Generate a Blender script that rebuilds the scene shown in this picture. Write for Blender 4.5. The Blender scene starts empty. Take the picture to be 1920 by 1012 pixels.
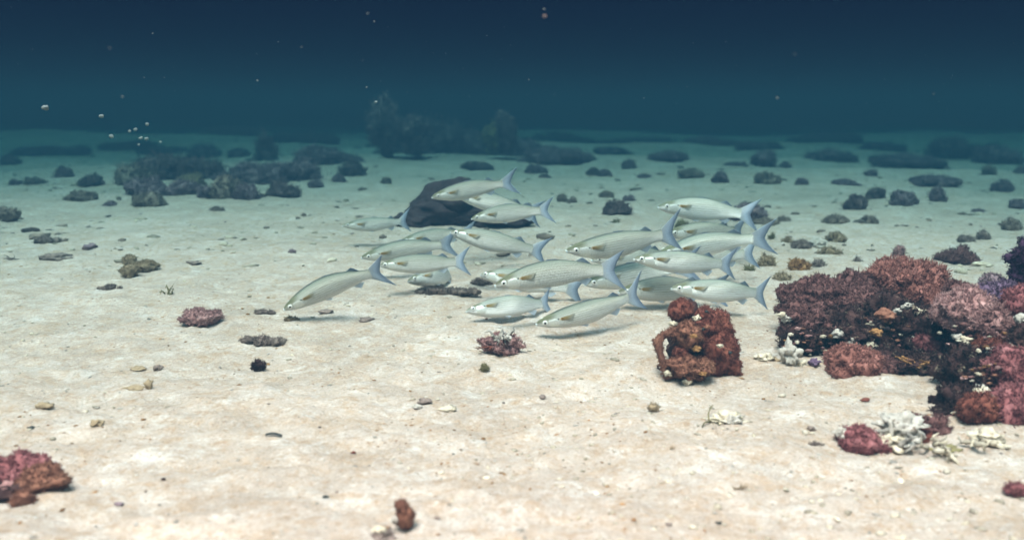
import bpy, math, random
import numpy as np
from mathutils import Vector, Matrix

sc = bpy.context.scene
C = sc.collection
PI = math.pi

# ------------------------------------------------------------------ camera
FPX = 1663.0                    # focal length in pixels of the 1920 px wide photograph
HOR = 205.0                     # row of the horizon
CAMH = 0.58
TH = math.atan((506 - HOR) / FPX)
cam_data = bpy.data.cameras.new('camera')
cam_data.sensor_width = 36
cam_data.lens = 36 * FPX / 1920
cam_data.clip_start = 0.05
cam_data.clip_end = 600
cam_data.dof.use_dof = True
cam_data.dof.focus_distance = 2.45
cam_data.dof.aperture_fstop = 3.0
cam = bpy.data.objects.new('camera', cam_data)
C.objects.link(cam)
cam.location = (0, 0, CAMH)
cam.rotation_euler = (PI / 2 - TH, 0, 0)
sc.camera = cam

# ------------------------------------------------------------------ world: dark sea water low down, daylight only through the surface high above
SUN_EL, SUN_AZ = math.radians(67), math.radians(200)
world = bpy.data.worlds.new('World')
sc.world = world
world.use_nodes = True
nt = world.node_tree
nt.nodes.clear()
w_out = nt.nodes.new('ShaderNodeOutputWorld')
w_bg = nt.nodes.new('ShaderNodeBackground')
w_bg.inputs['Strength'].default_value = 0.10
w_sky = nt.nodes.new('ShaderNodeTexSky')
w_sky.sky_type = 'NISHITA'
w_sky.sun_disc = False
w_sky.sun_elevation = SUN_EL
w_sky.sun_rotation = SUN_AZ
w_tc = nt.nodes.new('ShaderNodeTexCoord')
w_sep = nt.nodes.new('ShaderNodeSeparateXYZ')
nt.links.new(w_tc.outputs['Generated'], w_sep.inputs[0])
w_map = nt.nodes.new('ShaderNodeMapRange')
w_map.interpolation_type = 'SMOOTHERSTEP'
w_map.inputs['From Min'].default_value = 0.12
w_map.inputs['From Max'].default_value = 0.85
nt.links.new(w_sep.outputs['Z'], w_map.inputs['Value'])
w_tint = nt.nodes.new('ShaderNodeMix')
w_tint.data_type = 'RGBA'
w_tint.blend_type = 'MULTIPLY'
w_tint.inputs['Factor'].default_value = 1
nt.links.new(w_sky.outputs[0], w_tint.inputs['A'])
w_tint.inputs['B'].default_value = (4.2, 3.6, 2.6, 1)
w_mix = nt.nodes.new('ShaderNodeMix')
w_mix.data_type = 'RGBA'
nt.links.new(w_map.outputs[0], w_mix.inputs['Factor'])
w_mix.inputs['A'].default_value = (0.010, 0.008, 0.10, 1)
nt.links.new(w_tint.outputs['Result'], w_mix.inputs['B'])
nt.links.new(w_mix.outputs['Result'], w_bg.inputs['Color'])
nt.links.new(w_bg.outputs[0], w_out.inputs[0])

# ------------------------------------------------------------------ sun
sl = bpy.data.lights.new('sun', 'SUN')
sl.energy = 4.9
sl.angle = math.radians(26)
sl.color = (1.0, 0.74, 0.735)
sun = bpy.data.objects.new('sun', sl)
C.objects.link(sun)
sd = Vector((math.sin(SUN_AZ) * math.cos(SUN_EL), math.cos(SUN_AZ) * math.cos(SUN_EL), math.sin(SUN_EL)))
sun.location = sd * 20
sun.rotation_euler = sd.to_track_quat('Z', 'Y').to_euler()

# ------------------------------------------------------------------ exposure
sc.view_settings.view_transform = 'Standard'
sc.view_settings.look = 'None'
sc.view_settings.exposure = 1.47
sc.view_settings.gamma = 1
sc.view_settings.use_curve_mapping = False
sc.render.engine = 'CYCLES'
sc.cycles.max_bounces = 6
sc.cycles.volume_bounces = 1
sc.cycles.transparent_max_bounces = 8
sc.cycles.use_denoising = True

# ------------------------------------------------------------------ numpy helpers
def _hash(ix, iy, iz, seed):
    h = (ix.astype(np.int64) * 374761393 + iy.astype(np.int64) * 668265263 + iz.astype(np.int64) * 2147483647 + seed * 1274126177) & 0xFFFFFFFF
    h = ((h ^ (h >> 13)) * 1274126177) & 0xFFFFFFFF
    h = ((h ^ (h >> 16)) * 2246822519) & 0xFFFFFFFF
    return ((h ^ (h >> 15)) & 0xFFFFFF) / float(0xFFFFFF) * 2 - 1


def vnoise(p, seed=0):
    p = np.asarray(p, float)
    f = np.floor(p)
    i = f.astype(np.int64)
    t = p - f
    t = t * t * t * (t * (t * 6 - 15) + 10)
    r = 0
    for dx in (0, 1):
        wx = t[:, 0] if dx else 1 - t[:, 0]
        for dy in (0, 1):
            wy = t[:, 1] if dy else 1 - t[:, 1]
            for dz in (0, 1):
                wz = t[:, 2] if dz else 1 - t[:, 2]
                r = r + wx * wy * wz * _hash(i[:, 0] + dx, i[:, 1] + dy, i[:, 2] + dz, seed)
    return r


def fbm(p, seed=0, octv=4, gain=0.5):
    r, a = 0, 1.0
    p = np.asarray(p, float)
    for k in range(octv):
        r = r + a * vnoise(p * (2.03 ** k), seed + k * 17)
        a *= gain
    return r


def ground(x, y):
    x = np.atleast_1d(np.asarray(x, float)); y = np.atleast_1d(np.asarray(y, float))
    z0 = np.zeros_like(x)
    d = np.hypot(x, y)
    n1 = fbm(np.stack([x * 0.9, y * 1.1, z0], 1), 3, 3) * 0.010
    n2 = fbm(np.stack([x * 3.2 + 0.5 * y, y * 4.6, z0], 1), 11, 4, .6) * 0.0075
    n3 = fbm(np.stack([x * 13, y * 17, z0], 1), 23, 4, .62) * 0.0056
    far = np.clip((d - 5) / 12, 0, 1)
    n4 = fbm(np.stack([x * 0.16, y * 0.2, z0], 1), 31, 3) * 0.17 * far
    n5 = fbm(np.stack([x * 0.5, y * 0.9, z0], 1), 37, 3) * 0.035 * np.clip((d - 3) / 6, 0, 1)
    return n1 + n2 + n3 * np.clip(1.6 - d / 6, 0, 1) + n4 + n5


def ray(u, v):
    cx, cy = (u - 960) / FPX, (506 - v) / FPX
    return Vector((cx, math.cos(TH) + cy * math.sin(TH), -math.sin(TH) + cy * math.cos(TH)))


def P(u, v, y):
    r = ray(u, v)
    return Vector((0, 0, CAMH)) + r * (y / r.y)


def on_sand(u, v):
    """where the line of sight through (u, v) meets the sand"""
    r = ray(u, max(v, HOR + 14))
    z = 0.0
    for _ in range(6):
        t = (z - CAMH) / r.z
        z = float(ground(r.x * t, r.y * t)[0])
    return Vector((r.x * t, r.y * t, z))


def mesh_obj(name, v, f, mat=None, parent=None, loc=(0, 0, 0), smooth=True, uv=None):
    me = bpy.data.meshes.new(name)
    v = np.asarray(v, np.float32)
    if isinstance(f, np.ndarray):
        n, k = f.shape
        me.vertices.add(len(v)); me.vertices.foreach_set('co', v.ravel())
        me.loops.add(n * k); me.loops.foreach_set('vertex_index', f.astype(np.int32).ravel())
        me.polygons.add(n)
        me.polygons.foreach_set('loop_start', np.arange(0, n * k, k, dtype=np.int32))
        me.polygons.foreach_set('loop_total', np.full(n, k, np.int32))
        me.update(calc_edges=True)
    else:
        me.from_pydata([tuple(a) for a in v.tolist()], [], f)
        me.update()
    if smooth:
        me.polygons.foreach_set('use_smooth', np.ones(len(me.polygons), bool))
    if uv is not None:
        lay = me.uv_layers.new(name='UVMap')
        li = np.zeros(len(me.loops), np.int32); me.loops.foreach_get('vertex_index', li)
        lay.data.foreach_set('uv', np.asarray(uv, np.float32)[li].ravel())
    if mat:
        me.materials.append(mat)
    o = bpy.data.objects.new(name, me)
    C.objects.link(o)
    o.location = loc
    if parent:
        o.parent = parent
    return o


def thing(name, loc, label, cat, group=None):
    o = bpy.data.objects.new(name, None)
    o.empty_display_size = 0.05
    C.objects.link(o)
    o.location = loc
    return tag(o, label, cat, group)


def tag(o, label, cat, group=None, kind=None):
    o['label'] = label
    if cat: o['category'] = cat
    if group: o['group'] = group
    if kind: o['kind'] = kind
    return o


# ------------------------------------------------------------------ materials
def new_mat(name):
    m = bpy.data.materials.new(name)
    m.use_nodes = True
    n = m.node_tree
    b = n.nodes['Principled BSDF']
    return m, n, b


def ramp(n, stops, fac=None, interp='LINEAR'):
    r = n.nodes.new('ShaderNodeValToRGB')
    r.color_ramp.interpolation = interp
    e = r.color_ramp.elements
    while len(e) < len(stops): e.new(0.5)
    for i, (p, c) in enumerate(stops):
        e[i].position = p
        e[i].color = (*c, 1) if len(c) == 3 else c
    if fac is not None: n.links.new(fac, r.inputs[0])
    return r.outputs[0]


def noise(n, coord, scale, detail=4, rough=0.55, dist=0.0):
    t = n.nodes.new('ShaderNodeTexNoise')
    t.inputs['Scale'].default_value = scale
    t.inputs['Detail'].default_value = detail
    t.inputs['Roughness'].default_value = rough
    t.inputs['Distortion'].default_value = dist
    n.links.new(coord, t.inputs['Vector'])
    return t.outputs[0]


def mixc(n, a, b, fac, mode='MIX'):
    m = n.nodes.new('ShaderNodeMix'); m.data_type = 'RGBA'; m.blend_type = mode
    for s, val in (('A', a), ('B', b), ('Factor', fac)):
        if isinstance(val, (tuple, list)): m.inputs[s].default_value = (*val, 1)
        elif isinstance(val, (int, float)): m.inputs[s].default_value = val
        else: n.links.new(val, m.inputs[s])
    return m.outputs['Result']


def bump(n, b, h, strength, dist, prev=None):
    k = n.nodes.new('ShaderNodeBump')
    k.inputs['Strength'].default_value = strength
    k.inputs['Distance'].default_value = dist
    n.links.new(h, k.inputs['Height'])
    if prev is not None: n.links.new(prev, k.inputs['Normal'])
    n.links.new(k.outputs[0], b.inputs['Normal'])
    return k.outputs[0]


def sand_mat():
    m, n, b = new_mat('coral_sand')
    g = n.nodes.new('ShaderNodeNewGeometry').outputs['Position']

    def mask(sc_, det, ro, di, lo, hi, amt):
        r = ramp(n, [(lo, (0, 0, 0)), (hi, (1, 1, 1))], noise(n, g, sc_, det, ro, di))
        return mixc(n, (0, 0, 0), (amt, amt, amt), r)
    c = ramp(n, [(0.34, (0.52, 0.43, 0.36)), (0.5, (0.60, 0.505, 0.43)), (0.66, (0.68, 0.595, 0.525))], noise(n, g, 3.2, 12, 0.8, 0.3))
    c = mixc(n, c, (0.54, 0.38, 0.25), mask(14, 9, 0.82, 0.5, 0.48, 0.62, 0.70))
    c = mixc(n, c, (0.80, 0.745, 0.69), mask(9, 9, 0.8, 0.4, 0.52, 0.64, 0.72))
    c = mixc(n, c, (0.46, 0.30, 0.18), mask(45, 8, 0.8, 0.3, 0.51, 0.62, 0.68))
    c = mixc(n, c, (0.84, 0.79, 0.73), mask(62, 7, 0.8, 0.2, 0.54, 0.64, 0.55))
    c = mixc(n, c, (0.30, 0.19, 0.12), mask(110, 6, 0.8, 0.2, 0.57, 0.66, 0.6))
    wide = ramp(n, [(0.35, (0.78, 0.78, 0.76)), (0.62, (1, 1, 1))], noise(n, g, 0.8, 6, 0.65))
    c = mixc(n, c, wide, 0.8, 'MULTIPLY')
    grain = ramp(n, [(0.3, (0.72, 0.70, 0.68)), (0.7, (1.2, 1.18, 1.15))], noise(n, g, 200, 4, 0.75))
    c = mixc(n, c, grain, 0.85, 'MULTIPLY')
    n.links.new(c, b.inputs['Base Color'])
    b.inputs['Roughness'].default_value = 0.95
    b.inputs['Specular IOR Level'].default_value = 0.15
    k = bump(n, b, noise(n, g, 11, 9, 0.72, 0.6), 0.9, 0.028)
    k = bump(n, b, noise(n, g, 70, 6, 0.75), 0.7, 0.007, k)
    bump(n, b, noise(n, g, 300, 4, 0.75), 0.6, 0.0018, k)
    return m


def growth_mat(name, c1, c2, c3, scale=25, rough=0.85, bmp=0.5, bdist=0.004, speck=None):
    m, n, b = new_mat(name)
    tc = n.nodes.new('ShaderNodeTexCoord').outputs['Object']
    g = n.nodes.new('ShaderNodeNewGeometry')
    c = ramp(n, [(0.3, c1), (0.5, c2), (0.7, c3)], noise(n, tc, scale, 6, 0.7, 0.5))
    # each branchlet has a tone of its own
    isl = ramp(n, [(0.0, (0.6, 0.58, 0.58)), (1.0, (1.45, 1.42, 1.42))], g.outputs['Random Per Island'])
    c = mixc(n, c, isl, 1.0, 'MULTIPLY')
    if speck:
        s = ramp(n, [(0.60, (0, 0, 0)), (0.66, (1, 1, 1))], noise(n, tc, scale * 1.9, 4, 0.7))
        c = mixc(n, c, speck, s)
    n.links.new(c, b.inputs['Base Color'])
    b.inputs['Roughness'].default_value = rough
    b.inputs['Specular IOR Level'].default_value = 0.25
    bump(n, b, noise(n, tc, scale * 6, 5, 0.7), bmp, bdist)
    return m


M = dict(
    sand=sand_mat(),
    rock=growth_mat('maroon_reef_rock', (0.014, 0.006, 0.006), (0.038, 0.016, 0.014), (0.09, 0.045, 0.036), 22, bmp=0.9, bdist=0.01, speck=(0.22, 0.17, 0.12)),
    darkrock=growth_mat('dark_brown_rock', (0.016, 0.01, 0.012), (0.028, 0.018, 0.019), (0.048, 0.03, 0.03), 9, bmp=0.8, bdist=0.01),
    mauve=growth_mat('mauve_soft_coral', (0.05, 0.021, 0.019), (0.1, 0.044, 0.039), (0.19, 0.098, 0.088), 30),
    pink=growth_mat('pink_soft_coral', (0.11, 0.042, 0.032), (0.2, 0.08, 0.062), (0.32, 0.15, 0.125), 26),
    magenta=growth_mat('magenta_soft_coral', (0.1, 0.032, 0.034), (0.18, 0.062, 0.062), (0.28, 0.125, 0.125), 30),
    palepink=growth_mat('pale_pink_coral', (0.15, 0.075, 0.07), (0.25, 0.135, 0.125), (0.38, 0.24, 0.22), 30),
    redbrown=growth_mat('red_brown_coral', (0.07, 0.021, 0.014), (0.125, 0.038, 0.025), (0.2, 0.075, 0.048), 34),
    ochre=growth_mat('ochre_crust', (0.12, 0.055, 0.022), (0.24, 0.12, 0.045), (0.36, 0.22, 0.10), 40, bmp=0.8),
    brown=growth_mat('brown_coral', (0.09, 0.036, 0.022), (0.16, 0.068, 0.042), (0.24, 0.12, 0.075), 35),
    purple=growth_mat('purple_coral', (0.05, 0.028, 0.05), (0.09, 0.055, 0.09), (0.16, 0.115, 0.16), 35),
    darkpurple=growth_mat('dark_purple_coral', (0.015, 0.006, 0.018), (0.035, 0.014, 0.035), (0.07, 0.03, 0.065), 35),
    white=growth_mat('bleached_coral', (0.24, 0.22, 0.18), (0.4, 0.37, 0.32), (0.56, 0.53, 0.47), 45, bmp=0.9, bdist=0.006, speck=(0.20, 0.13, 0.09)),
    cream=growth_mat('cream_rubble', (0.26, 0.22, 0.15), (0.42, 0.37, 0.28), (0.56, 0.51, 0.42), 28, bmp=0.7, speck=(0.16, 0.12, 0.07)),
    olive=growth_mat('olive_algae', (0.07, 0.065, 0.03), (0.15, 0.13, 0.06), (0.26, 0.23, 0.12), 28),
    tan=growth_mat('tan_algae_lump', (0.14, 0.10, 0.06), (0.24, 0.18, 0.11), (0.36, 0.29, 0.20), 26),
    grey=growth_mat('grey_brown_rubble', (0.09, 0.065, 0.055), (0.17, 0.13, 0.11), (0.29, 0.24, 0.20), 30, bmp=0.8),
    plum=growth_mat('plum_far_coral', (0.08, 0.055, 0.062), (0.16, 0.115, 0.125), (0.3, 0.23, 0.23), 14),
    plum2=growth_mat('brown_far_coral', (0.09, 0.068, 0.058), (0.18, 0.14, 0.11), (0.34, 0.27, 0.21), 14),
    umber=growth_mat('umber_far_coral', (0.05, 0.036, 0.037), (0.105, 0.075, 0.072), (0.2, 0.15, 0.14), 14),
    black=growth_mat('black_shell', (0.012, 0.014, 0.013), (0.02, 0.023, 0.021), (0.035, 0.038, 0.036), 20, rough=0.5, bmp=0.2),
    snow=growth_mat('pale_particle', (0.09, 0.11, 0.11), (0.12, 0.145, 0.14), (0.17, 0.19, 0.18), 200),
)

# ------------------------------------------------------------------ sand
def build_sand():
    ny, nx = 620, 460
    t = np.linspace(0, 1, ny)
    ys = -3.0 + 3.9 * np.clip(t / 0.06, 0, 1)
    k = np.clip((t - 0.06) / 0.94, 0, 1)
    ys = ys + 0.9 * (np.exp(k * math.log(1 + 95 / 0.9)) - 1)
    u = np.linspace(-1, 1, nx)
    u = np.sign(u) * (0.62 * np.abs(u) + 0.38 * np.abs(u) ** 3)
    Y, U = np.meshgrid(ys, u, indexing='ij')
    X = U * (2.6 + 1.25 * np.abs(Y))
    x, y = X.ravel(), Y.ravel()
    z = ground(x, y)
    v = np.stack([x, y, z], 1)
    i = np.arange((ny - 1) * (nx - 1)); r, c = i // (nx - 1), i % (nx - 1)
    a = r * nx + c
    f = np.stack([a, a + 1, a + nx + 1, a + nx], 1)
    o = mesh_obj('seabed', v, f, M['sand'])
    return tag(o, 'pale rippled coral sand seabed', None, kind='structure')


build_sand()

# ------------------------------------------------------------------ the water itself
def build_water():
    x0, x1, y0, y1, z0, z1 = -170, 170, -12, 140, -1.6, 0.82
    v = [(x, y, z) for x in (x0, x1) for y in (y0, y1) for z in (z0, z1)]
    f = [(0, 1, 3, 2), (4, 6, 7, 5), (0, 4, 5, 1), (2, 3, 7, 6), (0, 2, 6, 4), (1, 5, 7, 3)]
    m = bpy.data.materials.new('sea_water')
    m.use_nodes = True
    n = m.node_tree
    n.nodes.clear()
    out = n.nodes.new('ShaderNodeOutputMaterial')
    pv = n.nodes.new('ShaderNodeVolumePrincipled')
    D = 0.5
    ss = (0.0026, 0.0088, 0.0142); st = (0.365, 0.252, 0.256)
    c = [s / D for s in ss]
    a = [(1 - (t - s) / (D * (1 - cc))) ** 2 for s, t, cc in zip(ss, st, c)]
    pv.inputs['Color'].default_value = (*c, 1)
    pv.inputs['Absorption Color'].default_value = (*a, 1)
    pv.inputs['Density'].default_value = D
    pv.inputs['Anisotropy'].default_value = 0.0
    n.links.new(pv.outputs[0], out.inputs['Volume'])
    o = mesh_obj('haze', v, f, m, smooth=False)
    tag(o, 'clear blue-green sea water that darkens with distance', None, kind='stuff')


build_water()

# ------------------------------------------------------------------ growth builders
_ico = {}
def ico(sub):
    if sub not in _ico:
        import bmesh
        bm = bmesh.new()
        bmesh.ops.create_icosphere(bm, subdivisions=sub, radius=1)
        bm.verts.ensure_lookup_table()
        v = np.array([p.co[:] for p in bm.verts]); f = np.array([[q.index for q in p.verts] for p in bm.faces])
        bm.free()
        _ico[sub] = (v, f)
    return _ico[sub]


def blob(rx, ry, rz, seed, amp=0.25, freq=2.0, sub=4, ridge=0.0, flat=None):
    """lumpy ellipsoid round the origin; returns verts, faces"""
    v, f = ico(sub)
    n = fbm(v * freq + seed * 7.3, seed, 4)
    r = 1 + amp * 1.25 * n
    if ridge:
        r = r + ridge * (1 - np.abs(vnoise(v * freq * 2.3 + seed, seed + 5)) * 2)
    p = v * r[:, None] * np.array([rx, ry, rz])
    if flat is not None:
        p[:, 2] = np.maximum(p[:, 2], flat)
    return p, f


def surf_points(v, f, n, rng, minz=None):
    a, b, c = v[f[:, 0]], v[f[:, 1]], v[f[:, 2]]
    cr = np.cross(b - a, c - a)
    ar = np.linalg.norm(cr, axis=1)
    w = ar.copy()
    if minz is not None:
        w = w * (((a + b + c)[:, 2] / 3) > minz)
    w = w / w.sum()
    i = rng.choice(len(f), n, p=w)
    r1, r2 = rng.random(n), rng.random(n)
    s = np.sqrt(r1)
    p = a[i] * (1 - s)[:, None] + b[i] * (s * (1 - r2))[:, None] + c[i] * (s * r2)[:, None]
    nn = cr[i] / (ar[i][:, None] + 1e-12)
    return p, nn


def area(v, f):
    a, b, c = v[f[:, 0]], v[f[:, 1]], v[f[:, 2]]
    return 0.5 * np.linalg.norm(np.cross(b - a, c - a), axis=1).sum()


def unit(a):
    return a / (np.linalg.norm(a, axis=1)[:, None] + 1e-12)


def cones(p, d, ln, rad, rng, sides=3, blunt=0.75):
    """many little fingers: root ring, swollen ring, tip"""
    n = len(p)
    t = unit(np.cross(d, rng.normal(size=(n, 3))))
    b = np.cross(d, t)
    bend = rng.normal(size=(n, 3)) * (ln * 0.22)[:, None]
    rings = [(0.0, 0.75, 0.0), (blunt, 1.0, 0.6)]
    vs = []
    for h, rr, bb in rings:
        for k in range(sides):
            a = 2 * PI * k / sides
            vs.append(p + d * (ln * h)[:, None] + bend * bb + (t * math.cos(a) + b * math.sin(a)) * (rad * rr)[:, None])
    vs.append(p + d * ln[:, None] + bend)
    V = np.stack(vs, 1).reshape(-1, 3)
    m = 2 * sides + 1
    F = []
    for k in range(sides):
        k2 = (k + 1) % sides
        F += [(k, k2, sides + k2), (k, sides + k2, sides + k), (sides + k, sides + k2, 2 * sides)]
    F = (np.array(F)[None] + (np.arange(n) * m)[:, None, None]).reshape(-1, 3)
    return V, F


def bushy(rx, ry, rz, seed, tuft=0.008, amp=0.2, freq=2.2, per=5, cover=1.0, minz=None, sub=4, up=0.25, ridge=0.0, long=1.0, fine=0.80):
    """a lumpy mass with a dense coat of short branchlets"""
    rng = np.random.default_rng(seed)
    v, f = blob(rx, ry, rz, seed, amp, freq, sub, ridge)
    tuft = tuft * fine
    n = int(max(12, area(v, f) / (tuft * tuft) * 0.62 * cover))
    n = min(n, 4200)
    p, nn = surf_points(v, f, n, rng, minz)
    q = np.repeat(p, per, 0) + rng.normal(size=(n * per, 3)) * tuft * 0.25
    d = unit(np.repeat(nn, per, 0) + rng.normal(size=(n * per, 3)) * 0.55 + np.array([0, 0, up]))
    ln = tuft * rng.uniform(0.7, 1.9, n * per) * long
    cv, cf = cones(q, d, ln, np.full(n * per, tuft * 0.19) * rng.uniform(0.7, 1.3, n * per), rng, 3, 0.7)
    return np.vstack([v, cv]), np.vstack([f, cf + len(v)])


def tube(pts, radii, sides=6):
    pts = np.asarray(pts, float)
    k = len(pts)
    V, F = [], []
    prev = np.array([0.3, 0.2, 0.9])
    for i in range(k):
        d = pts[min(i + 1, k - 1)] - pts[max(i - 1, 0)]
        d = d / (np.linalg.norm(d) + 1e-9)
        t = np.cross(d, prev); t /= (np.linalg.norm(t) + 1e-9)
        b = np.cross(d, t)
        for s in range(sides):
            a = 2 * PI * s / sides
            V.append(pts[i] + (t * math.cos(a) + b * math.sin(a)) * radii[i])
    V.append(pts[0]); V.append(pts[-1] + (pts[-1] - pts[-2]) * 0.3)
    for i in range(k - 1):
        for s in range(sides):
            s2 = (s + 1) % sides
            a, b_, c, d_ = i * sides + s, i * sides + s2, (i + 1) * sides + s2, (i + 1) * sides + s
            F += [(a, b_, c), (a, c, d_)]
    for s in range(sides):
        s2 = (s + 1) % sides
        F += [(k * sides, s2, s), (k * sides + 1, (k - 1) * sides + s, (k - 1) * sides + s2)]
    return np.array(V), np.array(F)


def join(lst):
    V, F, o = [], [], 0
    for v, f in lst:
        V.append(v); F.append(np.asarray(f) + o); o += len(v)
    return np.vstack(V), np.vstack(F)


def branches(size, seed, n=6, r=0.1, flat=0.5, fork=2):
    """a broken piece of branching coral, knobbly, lying about the origin"""
    rng = np.random.default_rng(seed)
    out = []

    def grow(p, d, L, rad, lev):
        k = 5
        pts, rr = [p.copy()], [rad]
        for i in range(k):
            d = d + rng.normal(size=3) * 0.28
            d[2] *= 0.85
            d = d / np.linalg.norm(d)
            p = p + d * L / k
            pts.append(p.copy()); rr.append(rad * (1 - 0.5 * (i + 1) / k) * rng.uniform(0.85, 1.2))
        out.append(tube(pts, rr, 6))
        if lev > 0:
            for _ in range(fork):
                j = rng.integers(2, k + 1)
                dd = d + rng.normal(size=3) * 0.9
                grow(pts[j], dd / np.linalg.norm(dd), L * 0.55, rr[j] * 0.85, lev - 1)
    for i in range(n):
        a = rng.uniform(0, 2 * PI)
        d = np.array([math.cos(a), math.sin(a), rng.uniform(0.05, flat)])
        grow(np.array([rng.normal() * size * 0.2, rng.normal() * size * 0.12, size * 0.08]), d / np.linalg.norm(d), size * rng.uniform(0.4, 0.75), size * r * rng.uniform(0.7, 1.2), 1)
    v, f = join(out)
    v = v + fbm(v / size * 7, seed, 2)[:, None] * size * 0.018
    return v, f


def put(root, name, geo, mat, u, v, y, label=None, smooth=True):
    """a part of root whose middle is seen at (u, v) at distance y"""
    w = P(u, v, y)
    o = mesh_obj(name, geo[0], geo[1], M[mat], root, w - root.location, smooth)
    if label: o['label'] = label
    return o


# ------------------------------------------------------------------ the coral mound behind the lone coral head (right)
def crumbs(root, mat, items, n, smin, smax, seed):
    """small encrusting bits spread over the front of a mound; items: (u, v, distance, radius in px)"""
    rng = np.random.default_rng(seed)
    out = []
    for i in range(n):
        u, v, y, r = items[rng.integers(len(items))]
        a, q = rng.uniform(0, 2 * PI), math.sqrt(rng.random())
        s = rng.uniform(smin, smax)
        g, f = blob(s * rng.uniform(.7, 1.5), s * .7, s * rng.uniform(.4, .8), int(rng.integers(1, 9999)), amp=.5, freq=2.2, sub=2, ridge=.2)
        w = P(u + math.cos(a) * q * r * 1.3, v + math.sin(a) * q * r, y + .012 * q + rng.uniform(-.005, .01)) - root.location
        out.append((g + np.array(w[:]), f))
    V, F = join(out)
    o = mesh_obj('encrusting_bits', V, F, M[mat], root)
    o['kind'] = 'stuff'


def mound_left():
    base = on_sand(1600, 700)
    t = thing('coral_mound', base, 'low reef mound with a pink bushy crown and a dark hollow, right of the school', 'coral')
    R = lambda *a, **k: blob(*a, **k)
    put(t, 'rock', bushy(0.115, 0.11, 0.062, 41, tuft=0.0075, amp=0.35, sub=5, ridge=0.12, per=4, cover=.8), 'rock', 1585, 628, 2.10)
    put(t, 'rock', bushy(0.115, 0.12, 0.080, 42, tuft=0.0075, amp=0.35, sub=5, ridge=0.12, per=4, cover=.8), 'rock', 1685, 625, 2.12)
    put(t, 'rock', bushy(0.085, 0.06, 0.030, 43, tuft=0.0075, amp=0.4, sub=5, ridge=0.15, per=4, cover=.8), 'rock', 1690, 688, 1.95)
    put(t, 'rock', bushy(0.030, 0.045, 0.030, 44, tuft=0.0075, amp=0.4, sub=4, ridge=0.15, per=4, cover=.8), 'rock', 1500, 640, 2.04)
    put(t, 'soft_coral', bushy(0.120, 0.10, 0.044, 51, tuft=0.0068, amp=0.3, freq=2.8), 'mauve', 1560, 562, 2.22, 'long low mauve soft coral')
    put(t, 'soft_coral', bushy(0.050, 0.06, 0.034, 59, tuft=0.0068, amp=0.3), 'mauve', 1610, 540, 2.28)
    put(t, 'soft_coral', bushy(0.050, 0.05, 0.034, 52, tuft=0.0065, amp=0.35), 'mauve', 1500, 603, 2.10)
    put(t, 'soft_coral', bushy(0.040, 0.04, 0.026, 53, tuft=0.006, amp=0.35), 'mauve', 1560, 622, 2.08)
    put(t, 'soft_coral', bushy(0.100, 0.09, 0.070, 54, tuft=0.0085, amp=0.25, freq=2.6, up=0.6, long=1.4), 'pink', 1695, 545, 2.26, 'tall bushy pink soft coral crown')
    put(t, 'soft_coral', bushy(0.048, 0.05, 0.035, 58, tuft=0.007, amp=0.25, up=0.6, long=1.2), 'pink', 1752, 572, 2.18)
    put(t, 'soft_coral', bushy(0.062, 0.055, 0.037, 55, tuft=0.0062, amp=0.2), 'pink', 1600, 684, 1.915, 'rounded pink soft coral at the foot')
    put(t, 'soft_coral', bushy(0.030, 0.03, 0.022, 56, tuft=0.006), 'mauve', 1660, 690, 1.91)
    put(t, 'soft_coral', bushy(0.030, 0.03, 0.022, 57, tuft=0.006), 'magenta', 1742, 640, 2.00)
    put(t, 'sponge', blob(0.022, 0.02, 0.014, 61, amp=0.25), 'brown', 1660, 590, 2.0, 'small tan domed sponge')
    put(t, 'sponge', blob(0.013, 0.01, 0.009, 62, amp=0.3), 'ochre', 1643, 624, 1.98, 'small yellow sponge')
    put(t, 'sponge', branches(0.055, 63, n=5, r=0.10, flat=0.25), 'ochre', 1725, 690, 1.89, 'olive yellow finger sponge')
    put(t, 'sponge', blob(0.010, 0.008, 0.008, 64, amp=0.4, ridge=.2), 'purple', 1527, 680, 1.93, 'small violet sponge')
    k = 70
    for (u, v, y, s) in ((1702, 574, 2.07, .013), (1722, 586, 2.07, .014), (1684, 583, 2.07, .010), (1752, 598, 2.06, .014), (1772, 602, 2.05, .011), (1575, 626, 2.03, .012),
                         (1598, 640, 2.02, .014), (1632, 650, 2.02, .015), (1645, 658, 2.02, .011), (1708, 636, 2.05, .010), (1465, 590, 2.04, .008), (1474, 598, 2.04, .010), (1570, 703, 1.93, .007), (1740, 668, 2.03, .008)):
        k += 1
        put(t, 'white_crust', blob(s, s * .7, s * .62, k, amp=0.55, freq=2.6, sub=3, ridge=0.2), 'white' if k % 3 else 'cream', u, v, y - .04)

    L = [(1560, 640, 2.0, 42), (1690, 640, 2.0, 38), (1640, 625, 2.01, 36), (1510, 640, 1.985, 30), (1700, 695, 1.88, 24)]
    for mt, n, sd in (('brown', 34, 1), ('mauve', 40, 2), ('cream', 22, 3), ('ochre', 10, 4), ('palepink', 26, 5)):
        crumbs(t, mt, L, n, .0025, .0065, sd)


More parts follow.
